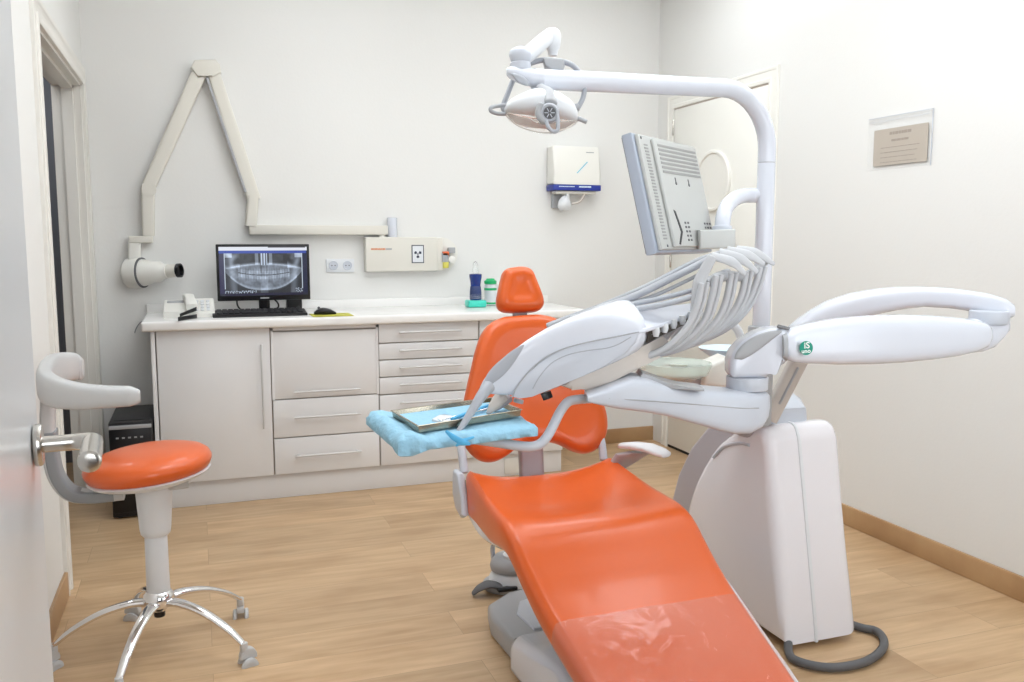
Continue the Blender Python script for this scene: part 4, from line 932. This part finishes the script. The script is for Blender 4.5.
# fan of flat hose guides at the whip tips
guides = [((712, 257), (699, 283), (693, 311)), ((712, 256), (732, 262), (745, 274)), ((720, 252), (741, 259), (757, 272)), ((728, 250), (748, 255), (764, 264)), ((737, 249), (756, 253), (774, 264))]
GD = [2.13, 2.17, 2.20, 2.24, 2.29]
for i, g in enumerate(guides):
    gp_ = [W(x, y, GD[i]) for x, y in g]
    obj('hose_guide', tube(gp_, [.012, .015, .007], n=14, flat=.34, upv=(FW-V((0, 0, .6)))), M_hose, tu)
obj('guide_hub', cyl(W(723, 275, 2.18), W(727, 273, 2.26), .012, n=20), M_arm, tu)
obj('guide_yoke', tube([W(706, 283, 2.16), W(723, 276, 2.19), (W(745, 276, 2.25)), W(762, 265, 2.30), W(767, 262, 2.32)], [.012, .014, .012, .009, .006], n=14), M_mg, tu)
hoses = [
 [(702, 284), (697, 305), (688, 326), (670, 345), (648, 356), (628, 361), (617, 359.5), (628, 351), (642, 342), (650, 333)],
 [(716, 276), (711, 300), (703, 322), (684, 342), (662, 353), (642, 357.5), (630, 355), (640, 346), (652, 338), (660, 328)],
 [(731, 274), (726, 300), (717, 320), (699, 338), (677, 349.5), (657, 353.5), (645, 350), (652, 341), (663, 332), (670, 323.5)],
 [(746, 272), (741, 296), (731, 315), (714, 332), (692, 344), (672, 349), (660, 345), (666, 336), (675, 327), (681, 319)],
 [(760, 268), (754, 288), (744, 308), (727, 326), (705, 338.5), (686, 344), (674, 340), (679, 330), (687, 322), (691, 314.5)],
]
HD = [2.12, 2.15, 2.19, 2.235, 2.28]
for i, hh_ in enumerate(hoses):
    pts = []; n_ = len(hh_)
    for k, (x, y) in enumerate(hh_): pts.append(W(x, y, HD[i]+(.0 if k < 3 else (.03 if k > 5 else .0))))
    obj('hose', tube(pts, .0085, n=14), M_hose, tu)
    pts2 = [W(x+(5.5 if k < 5 else 2), y-(1 if k < 5 else 0), HD[i]+.012+(.0 if k < 3 else (.025 if k > 5 else .0))) for k, (x, y) in enumerate(hh_)]
    obj('hose', tube(pts2, .0065, n=12), M_hose, tu)

# tray support tube
obj('tray_arm', tube([W(585, 399, 2.08), W(578, 399.5, 2.07), W(568, 402, 2.06), W(560, 412, 2.05), W(552, 428, 2.03), W(546, 438, 2.02), (W(538, 445, 2.01)), W(524, 446.5, 1.99), W(495, 442, 1.97), W(465, 438, 1.95)], .0115, n=16, smooth=6), M_lg, tu)
obj('tray_arm_clamp', cyl(W(587, 403, 2.08), W(587, 395.5, 2.08), .014, n=20), M_lg, tu)
TZ = .875
# cuspidor
CUx, CUy = W(676, 370, 2.62).x, W(676, 370, 2.62).y
cup = [(1.76, 2.46, .70, .07, .075), (1.68, 2.43, .74, .075, .07), (1.60, 2.40, .79, .09, .06), (1.50, 2.38, .845, .10, .045), (1.42, 2.36, .875, .085, .028), (1.36, 2.34, .885, .04, .012)]
obj('cuspidor_support', loft4([(V((x, y, z)), V((0, hw, 0)), V((.35*h, 0, h))) for x, y, z, hw, h in cup], 28, .7), M_lilac, tu, ang=60)
bc_ = W(674, 381, 2.60); bc_ = V((bc_.x, bc_.y, W(674, 379.5, 2.6).z))
obj('cuspidor_bowl', lathe(bc_, [(.03, 0), (.07, .003), (.098, .018), (.107, .040), (.109, .052), (.106, .053), (.102, .040), (.093, .022), (.066, .010), (.005, .008)], n=48), M_glass, tu)
obj('bowl_water', lathe(bc_, [(.005, .0095), (.07, .0135), (.090, .022), (.09, .024), (.005, .024)], n=40), M_liq, tu)
b0_ = W(716, 387, 2.66)
obj('cup_station', prism([W(703, 386, 2.62), W(706, 367, 2.62), W(726, 358, 2.62), W(732, 360, 2.62), W(732, 388, 2.62)], DEP*.12, .012), M_creaml, tu)
obj('cuspidor_rim', loft4([(W(690, 362, 2.74), V((.09, 0, 0)), V((0, .06, 0))), (W(690, 365, 2.74), V((.085, 0, 0)), V((0, .055, 0)))], 28, .9), M_cream, tu)
bc2 = W(727, 350, 2.95)
obj('rear_bowl', lathe(bc2, [(.02, -.03), (.06, -.02), (.09, .0), (.095, .008), (.088, .008), (.06, -.01), (.004, -.02)], n=36), M_gloveb, tu)
obj('filler_spout', tube([W(741, 352, 2.82), W(741, 340, 2.82), W(737, 329, 2.82), W(729, 324, 2.82), W(720, 326, 2.82), W(714, 334, 2.82)], .0135, n=16), M_whitem, tu)
# post carrying the lamp beam and monitor
PX, PY = W(762, 300, 2.72).x, W(762, 300, 2.72).y
PO = V((PX, PY, 0)); ztop = W(766, 97, 2.73).z
obj('post_socket', cyl(PO+V((0, 0, .72)), PO+V((0, 0, W(759, 326, 2.72).z)), .040, n=32), M_mg, tu)
lampend = W(534, 79, 2.28); be = (V((lampend.x, lampend.y, 0))-PO).normalized()
zj = W(766, 164, 2.73).z
obj('post', cyl(PO+V((0, 0, .76)), PO+V((0, 0, zj-.002)), .0268, n=36, bev=.05), M_white, tu)
obj('post_joint', cyl(PO+V((0, 0, zj-.004)), PO+V((0, 0, zj+.004)), .0262, n=36, bev=.02), M_mg, tu)
r_b = .17
pp_ = [PO+V((0, 0, zj)), PO+V((0, 0, ztop-r_b))]
for k in range(1, 10):
    a = R(k*9.0+0); pp_.append(PO+be*(r_b*(1-math.cos(a)))+V((0, 0, ztop-r_b+r_b*math.sin(a))))
pp_ += [PO+be*r_b*1.02+V((0, 0, ztop)), V((lampend.x, lampend.y, lampend.z))]
obj('lamp_beam', tube(pp_, .0268, n=28, smooth=0, ends=False), M_white, tu)
mb = W(722, 236, 2.56)
br2 = [PO+V((0, 0, W(762, 196, 2.72).z)), W(752, 195.5, 2.69), W(742, 196, 2.66), W(733, 200, 2.63), (W(726, 208, 2.60)), W(723, 219, 2.57), W(722, 234, 2.56)]
obj('monitor_branch', tube(br2, .0225, n=22, smooth=6), M_white, tu)
# mains hose on the floor
obj('supply_hose', tube([V((1.76, 2.24, .04)), onz(789, 653, .016), onz(800, 662, .016), onz(830, 667.5, .016), onz(862, 663, .016), onz(880, 652, .016), onz(884, 641, .016), onz(876, 631, .016), onz(856, 626, .016), V((1.95, 2.40, .03))], .0135, n=14), M_dg, tu)

# ================================================================== monitor on the unit (seen from behind)
ma = YAW+R(33.6); ux = V((math.sin(ma), math.cos(ma), 0)); mn = V((ux.y, -ux.x, 0)); th_ = R(14)
uy = V((0, 0, 1))*math.cos(th_) - mn*math.sin(th_); un_ = ux.cross(uy).normalized()
if un_.dot(FW) > 0: un_ = -un_
Wd, Hd = .405, .328; mO = W(661, 252, 2.30)+ux*Wd/2+uy*Hd/2
tmn = thing('chairside_monitor', 'light grey flat monitor seen from behind on the dental unit post', 'monitor', mO)
def mp(u, v, w): return mO+ux*(u*Wd/2)+uy*(v*Hd/2)+un_*w
def slab(u0, u1, v0, v1, w0, w1, bev, m, name, par, k=1):
    return obj(name, prism([mp(u0, v0, w0), mp(u1, v0, w0), mp(u1, v1, w0), mp(u0, v1, w0)], un_*(w1-w0), bev), m, par)
slab(-1, 1, -1, 1, -.045, -.012, .006, M_lcds, 'bezel', tmn)
slab(-.97, .97, -.97, .97, -.0465, -.0445, .0, M_black, 'screen', tmn)
bk = slab(-.95, .97, -.96, .96, -.012, .0, .004, M_lcd, 'back_cover', tmn)
slab(-.60, .90, -.93, .90, .0, .010, .004, M_lcd, 'raised_back', bk)
b = NB()
for i in range(7): 
    v = .82-.075*i; prism([mp(-.50, v, .0098), mp(.84, v, .0098), mp(.84, v-.04, .0098), mp(-.50, v-.04, .0098)], un_*.0012, bm=b)
obj('vent_grille', b, M_grille, bk)
b = NB()
for i in range(30):
    v = .80-.054*i; prism([mp(-.83, v, 0), mp(-.72, v, 0), mp(-.72, v-.026, 0), mp(-.83, v-.026, 0)], un_*.0012, bm=b)
obj('side_vent', b, M_grille, bk)
b = NB()
for uu in (-.13, .33): 
    prism([mp(uu-.012, .27, .0098), mp(uu+.012, .27, .0098), mp(uu+.012, .19, .0098), mp(uu-.012, .19, .0098)], un_*.0012, bm=b); cyl(mp(uu, .17, .0098), mp(uu, .17, .0112), .005, b, 10)
obj('mounting_slot', b, M_dg, bk)
obj('handle_slot', prism([mp(-.42, -.30, .0096), mp(-.36, -.33, .0096), mp(-.26, -.68, .0096), mp(-.42, -.90, .0096), mp(-.46, -.88, .0096), mp(-.32, -.68, .0096)], un_*.0015), M_black, bk)
b = NB()
for uu in (-.10, .0, .62, .72, .82):
    for i in range(5): v = -.50-.075*i; prism([mp(uu-.025, v, .0098), mp(uu+.025, v, .0098), mp(uu+.025, v-.035, .0098), mp(uu-.025, v-.035, .0098)], un_*.0012, bm=b)
obj('bottom_vent', b, M_dg, bk)
b = NB()
for uu, vv in ((-.88, .9), (-.75, -.9)): cyl(mp(uu, vv, -.001), mp(uu, vv, .0015), .004, b, 10)
obj('screw', b, M_dg, bk)
obj('mount_block', prism([W(700, 230, 2.47), W(736, 229, 2.49), W(736, 248, 2.49), W(700, 249.5, 2.47)], DEP*.09, .006), M_lcd, tmn)
obj('mount_collar', cyl(W(722, 234, 2.56), W(722, 226, 2.56), .029, n=28), M_lg, tmn)

# ================================================================== operating lamp
tl_ = thing('operating_lamp', 'white dental operating lamp with clear shield hanging from the long white beam', 'dental lamp', W(543, 110, 2.25))
LD = 2.28
kn = loft4([(W(x, (a+b_)/2, LD-.0), DEP*.030*k, (W(x, a, LD)-W(x, b_, LD))/2) for x, a, b_, k in ((506.5, 69, 75, .5), (509, 67, 78, .8), (515, 66, 81.5, 1), (524, 67, 85, 1), (532, 69, 86.5, 1), (540, 70, 87.2, 1), (544, 70.5, 87.6, 1))], 28, .85)
obj('beam_end', kn, M_white, tl_)
obj('beam_end_cap', pillow([W(x, y, LD-.031) for x, y in ((511, 74), (516, 73.5), (523, 76.5), (528.5, 82), (528, 86), (522, 84.5), (515, 80.5))], -DEP, .006), M_arm, tl_)
kc = W(520.5, 70, LD)
k1z = [W(520.5, y, LD).z-kc.z for y in (70, 63.5, 62.5, 61, 56, 52, 49.5, 47.5, 46.5)]
obj('swivel', lathe(kc, [(.028, k1z[0]), (.0265, k1z[1]), (.024, k1z[2]), (.026, k1z[3]), (.030, k1z[4]), (.0285, k1z[5]), (.022, k1z[6]), (.012, k1z[7]), (.002, k1z[8])], n=32), M_lg, tl_)
aa, ab = W(524, 58, LD+.02), W(549, 36, LD+.10)
obj('spring_arm', tube([W(520, 60, LD+.01), W(530, 53, LD+.03), W(541, 43, LD+.06), W(551, 34.5, LD+.09)], [.020, .021, .021, .019], n=22), M_whitem, tl_)
obj('arm_head', lathe(W(553, 46, LD+.09), [(.012, -.026), (.014, -.012), (.018, -.008), (.021, .01), (.022, .025), (.018, .038), (.01, .046), (.002, .048)], n=28), M_whitem, tl_)
YD = LD+.06
obj('yoke_block', prism([W(x, y, YD-.03) for x, y in ((543, 58), (550, 56.5), (564, 58.5), (565, 66), (563, 70.5), (552, 69.5), (545, 66))], DEP*.05, .006), M_mg, tl_)
obj('yoke', tube([W(506, 112, YD), (W(503, 107, YD)), W(508, 93, YD), W(514, 79, YD), W(524, 67, YD), W(540, 60.5, YD), W(556, 61, YD), W(570, 64, YD), W(579, 72, YD), W(584, 84, YD), W(583.5, 96, YD), W(579, 106, YD), W(575, 112, YD)], .0085, n=16, flat=.8), M_arm, tl_)
# head: white domed reflector housing
hc_ = W(541, 112, LD)
rows = [(504.5, 109, 113.5, .3), (507, 104, 114.5, .6), (513, 99.5, 116, .8), (521, 95, 117.5, .95), (530, 91, 119, 1), (540, 89, 120, 1), (551, 90.5, 121.5, 1), (560, 94.5, 122, .95), (568, 99.5, 122.5, .8), (574, 105, 122.5, .55), (577, 111, 121, .3)]
secs = [(W(x, (a+b_)/2, LD+.0), DEP*.085*k, (W(x, a, LD)-W(x, b_, LD))/2) for x, a, b_, k in rows]
hd_ = obj('lamp_head', loft4(secs, 32, .8), M_whitem, tl_, ang=60)
rows = [(505, 113, 115, .3), (510, 114, 121, .7), (519, 116, 126.5, .95), (530, 117.5, 130, 1), (542, 119, 132.5, 1), (555, 120.5, 132.5, 1), (565, 121.5, 129.5, .9), (573, 121.5, 126, .6), (577, 121, 123, .3)]
obj('shield', loft4([(W(x, (a+b_)/2, LD), DEP*.08*k, (W(x, a, LD)-W(x, b_, LD))/2) for x, a, b_, k in rows], 28, .85), M_shield, tl_, ang=60)
obj('shield_rim', tube([W(x, y, LD-.075*k) for x, y, k in ((506, 115, .4), (516, 124.5, .8), (528, 129.5, 1), (542, 132.5, 1), (556, 132, 1), (567, 128, .9), (576, 122, .5))], .0014, n=8), M_beige, tl_)
obj('scoop', pillow([W(x, y, LD-.05) for x, y in ((508, 108), (515, 101), (528, 94), (540, 91), (543, 95), (534, 100), (520, 106))], -DEP+V((0, 0, .6)), .006), M_lg, tl_)
obj('neck', tube([W(541, 88, LD-.03), W(549, 93, LD-.06), W(551, 103, LD-.085)], [.016, .017, .017], n=18, flat=.7), M_mg, tl_)
fcn = W(549.5, 113, LD-.10)
hb = obj('fan_hub', lathe(fcn, [(.024, -.02), (.025, 0), (.021, .006), (.017, .006), (.016, .002), (.002, .002)], rot=dirrot(-DEP), n=32), M_arm, tl_)
b = NB(); lathe(fcn, [(.002, .0025), (.015, .0025), (.015, .0035), (.002, .0035)], b, 24, dirrot(-DEP)); obj('fan_grille', b, M_dg, hb)
b = NB()
for k in range(6): a = k*math.pi/3; q = fcn-DEP*.0042; cyl(q+(ex*math.cos(a)+V((0, 0, 1))*math.sin(a))*.003, q+(ex*math.cos(a)+V((0, 0, 1))*math.sin(a))*.013, .0012, b, 6)
obj('fan_spokes', b, M_lg, hb)
obj('hub_crescent', tube([W(541, 104, LD-.10), W(538.5, 112, LD-.10), W(541, 119, LD-.10), W(547, 123, LD-.10)], [.007, .009, .009, .006], n=12), M_mg, tl_)
obj('handle', tube([W(546, 121, LD-.105), W(549, 128, LD-.11), W(553.5, 131.5, LD-.11), W(557.5, 130, LD-.11), W(558, 122, LD-.105), W(557, 113, LD-.10)], .005, n=12), M_arm, tl_)
obj('side_handle', tube([W(506, 114, LD-.02), W(497, 113.5, LD-.03), W(491, 111, LD-.04), W(491.5, 107.5, LD-.04), W(498, 106, LD-.02), W(505, 105, LD)], .0052, n=12), M_mg, tl_)
obj('side_handle', tube([W(576, 118, LD), W(581, 119.5, LD), W(586.5, 122, LD)], .006, n=12), M_mg, tl_)
obj('lamp_knob', cyl(W(573, 108, LD+.05), W(579, 107, LD+.05), .010, n=16), M_mg, tl_)

# ================================================================== tray under its blue cover
A0, A1, A2, A3 = onz(398, 449, TZ), onz(538, 431, TZ), onz(500, 403, TZ+.01), onz(366, 417, TZ+.01)
A2.z = A3.z = TZ
nu, nv = 44, 22; b = NB(); top, bot = [], []
def edge(u, v): return A0.lerp(A1, u).lerp(A3.lerp(A2, u), v)
for j in range(nv+1):
    rt_, rb_ = [], []
    for i in range(nu+1):
        u, v = i/nu, j/nv; p = edge(u, v)
        d = min(u*.33, (1-u)*.33, v*.24, (1-v)*.24); ed = max(0, 1-d/.014)
        amp = .5+1.3*max(0, 1-u/.28)+.5*max(0, 1-v/.15)
        puff = .012*max(0, 1-u/.22)*math.sin(math.pi*min(1, max(0, u/.22+.08)))
        wr = .0055*amp*noise.noise(V((p.x*22, p.y*14, 0)))+.0025*amp*noise.noise(V((p.x*60, p.y*45, 5)))+abs(noise.noise(V((p.x*30+p.y*15, 2, 1))))*.004*amp
        rt_.append(b.verts.new(p+V((.004*noise.noise(V((v*7, 3, u*5)))*ed*2, .005*noise.noise(V((u*16, 1, 2)))*ed*2, .016+puff+wr-.012*ed**2))))
        rb_.append(b.verts.new(p+V((0, 0, -.010-puff*.8-.5*wr+.006*ed**2-.006*max(0, 1-v/.2)))))
    top.append(rt_); bot.append(rb_)
for g, fl in ((top, False), (bot, True)):
    for j in range(nv):
        for i in range(nu):
            f = (g[j][i], g[j][i+1], g[j+1][i+1], g[j+1][i]); b.faces.new(f[::-1] if fl else f)
bd = [(j, 0) for j in range(nv+1)]; per = [(0, i) for i in range(nu+1)]+[(j, nu) for j in range(1, nv+1)]+[(nv, i) for i in range(nu-1, -1, -1)]+[(j, 0) for j in range(nv-1, 0, -1)]
for k in range(len(per)):
    a, c = per[k], per[(k+1) % len(per)]; b.faces.new((top[a[0]][a[1]], bot[a[0]][a[1]], bot[c[0]][c[1]], top[c[0]][c[1]]))
tb_ = thing('bracket_tray', 'instrument table wrapped in a crinkled pale blue disposable cover beside the backrest', 'tray table', ((A0+A2)/2))
obj('blue_cover', b, M_blue, tb_, ang=70)
rbp = [W(447, 433, 1.84), W(452, 438, 1.83), W(459, 443, 1.82), W(466, 447, 1.82)]
obj('ribbon', tube([W(446, 431, 1.85), W(453, 437, 1.835), W(462, 442, 1.83), W(470, 444, 1.83)], [.003, .006, .007, .003], flat=.3, n=10, upv=FW), M_blued, tb_)
obj('ribbon', tube([W(456, 446, 1.83), W(463, 441, 1.83), W(474, 437, 1.85)], [.002, .005, .002], flat=.3, n=10, upv=FW), M_blued, tb_)
# metal tray, warm reflection tinted into its whole surface
Z2 = TZ+.020
B0_, B1_, B2_, B3_ = onz(419, 433, Z2), onz(520, 416.5, Z2), onz(470, 406, Z2), onz(393, 417.5, Z2)
B2_ = B1_+(B3_-B0_)*.93
tst = thing('instrument_tray', 'shallow metal instrument tray with upright rim lying on the blue cover', 'tray', (B0_+B2_)/2)
cT = (B0_+B1_+B2_+B3_)/4; base_ = [B0_, B1_, B2_, B3_]
b = NB(); hgt = .014
def quadring(s, z): return [cT+(p-cT)*s+V((0, 0, z-Z2+cT.z-cT.z)) for p in base_]
rg_ = [[cT+(p-cT)*s+V((0, 0, z)) for p in base_] for s, z in ((.05, .0), (.96, .0), (1.0, .001), (1.015, hgt), (1.04, hgt+.0015), (1.035, hgt+.003), (1.0, hgt+.002), (.975, .004), (.05, .003))]
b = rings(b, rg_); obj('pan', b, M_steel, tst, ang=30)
b = NB(); inn = [cT+(p-cT)*.955+V((0, 0, .0045)) for p in base_]; prism(inn, (0, 0, .002), bm=b); obj('paper_liner', b, M_blue, tst)
gz = .0125
def tp_at(x, y, z): return onz(x, y, z)
zz_ = Z2+.012
# folded gauze and slim instruments
g0 = [tp_at(432, 419, zz_), tp_at(448, 421.5, zz_), tp_at(455, 416, zz_), tp_at(440, 413.5, zz_)]
b = prism([p-V((0, 0, .006)) for p in g0], (0, 0, .005), .001); bmesh.ops.subdivide_edges(b, edges=b.edges, cuts=2)
for v in b.verts: v.co.z += .003*noise.noise(v.co*90)
tag(obj('gauze_swab', b, M_whitem), 'small crumpled white gauze swab in the metal tray', 'gauze')
tpl = thing('dental_probe', 'slim steel dental instrument lying lengthwise in the metal tray', 'dental instrument', tp_at(460, 414, zz_))
pa, pb = tp_at(438, 421, zz_), tp_at(494, 407.5, zz_)
obj('shaft', tube([pa.lerp(pb, .1), pa.lerp(pb, .85)], .003, n=10, smooth=0), M_chrome, tpl)
obj('tip', tube([pa.lerp(pb, .12), pa.lerp(pb, .04), pa+V((0, .004, .004))], [.0018, .0014, .0008], n=8), M_chrome, tpl)
tpl = thing('dental_mirror', 'steel mouth mirror with blue grip lying across the far side of the metal tray', 'dental instrument', tp_at(470, 410, zz_))
pa, pb = tp_at(452, 419, zz_+.004), tp_at(488, 405.5, zz_+.004)
obj('grip', tube([pa, pb], .004, n=10, smooth=0), M_blued, tpl)
obj('mirror_head', lathe(pb+(pb-pa).normalized()*.012, [(.002, 0), (.009, 0), (.0095, .001), (.009, .002), (.002, .002)], n=20), M_chrome, tpl)
# handpieces reaching down from the console nose
def handpiece(name, label, pts, rad, m, tipm=None, group=None):
    t = thing(name, label, 'handpiece', pts[0], group)
    obj('body', tube(pts, rad, n=20, smooth=6), m, t)
    q = (pts[-1]-pts[-2]).normalized(); obj('nozzle', cyl(pts[-1]-q*.004, pts[-1]+q*.006, rad[-1]*.8, n=14), tipm or m, t); return t
handpiece('air_syringe', 'long tapered grey syringe handpiece hanging from the console nose onto the blue cover', [W(489, 386, 1.96), W(482, 395, 1.94), W(473, 409, 1.92), W(463.5, 424, 1.90), W(458.5, 431, 1.89)], [.015, .0125, .0095, .007, .0055], M_arm)
handpiece('suction_handpiece', 'short beige handpiece hanging behind the long grey one over the metal tray', [W(502, 396, 2.03), W(497, 402, 2.02), W(492, 408, 2.01), W(489, 412, 2.005)], [.016, .0145, .010, .006], M_beige, M_mg)
handpiece('suction_handpiece', 'small grey handpiece rightmost under the console nose, over the metal tray', [W(509, 398, 2.06), W(503, 403, 2.05), W(496, 409, 2.04)], [.011, .010, .006], M_lilac, M_mg)

# ================================================================== light
def area(name, loc, size, power, rot=(0, 0, 0), col=(1, 1, 1), sy=None):
    l = bpy.data.lights.new(name, 'AREA'); l.energy = power; l.size = size; l.color = col
    if sy: l.shape = 'RECTANGLE'; l.size_y = sy
    o = bpy.data.objects.new(name, l); COL.objects.link(o); o.location = loc; o.rotation_euler = rot; return o
k = 0
for (x, y) in ((.6, 2.3), (2.1, 2.3), (.6, 4.0), (2.1, 4.0)):
    t = thing('ceiling_light', ['square white ceiling light panel above the camera side left of the chair', 'square white ceiling light panel above the camera side near the right wall', 'square white ceiling light panel above the worktop', 'square white ceiling light panel near the back right corner'][k], 'ceiling light', (x, y, ZC-.02)); k += 1
    obj('frame', bx(x-.31, x+.31, y-.31, y+.31, ZC-.016, ZC-.001, .002), M_trim, t)
    obj('diffuser', bx(x-.29, x+.29, y-.29, y+.29, ZC-.018, ZC-.0165), M_light, t)
area('flash_bounce', (1.15, 2.5, 2.3), 2.2, 51, (R(180), 0, 0), (.89, .95, 1))
area('front_fill', (1.9, .40, 1.42), 1.20, 10.5, (R(86), 0, R(22)), (.88, .95, 1), 1.2)  # soft front fill placed before the added window
area('side_room_fill', (-1.0, 4.8, 2.5), .5, 9, (0, 0, 0), (.92, .96, 1))  # unseen fill added to lift the dark beyond the left doorway
area('hall_fill', (.3, -.7, 1.7), 1.1, 25, (R(86), 0, R(-14)), (.92, .96, 1))  # unseen fill added behind the camera, lights the cabinet fronts
w_ = bpy.data.worlds.new('world'); SC.world = w_; w_.use_nodes = True
w_.node_tree.nodes['Background'].inputs[0].default_value = (.9, .93, 1, 1); w_.node_tree.nodes['Background'].inputs[1].default_value = .3
SC.view_settings.view_transform = 'Standard'; SC.view_settings.look = 'None'; SC.view_settings.gamma = 1; SC.view_settings.use_curve_mapping = False
SC.view_settings.exposure = -0.06
for o in bpy.data.objects:
    if '_o' in o: del o['_o']
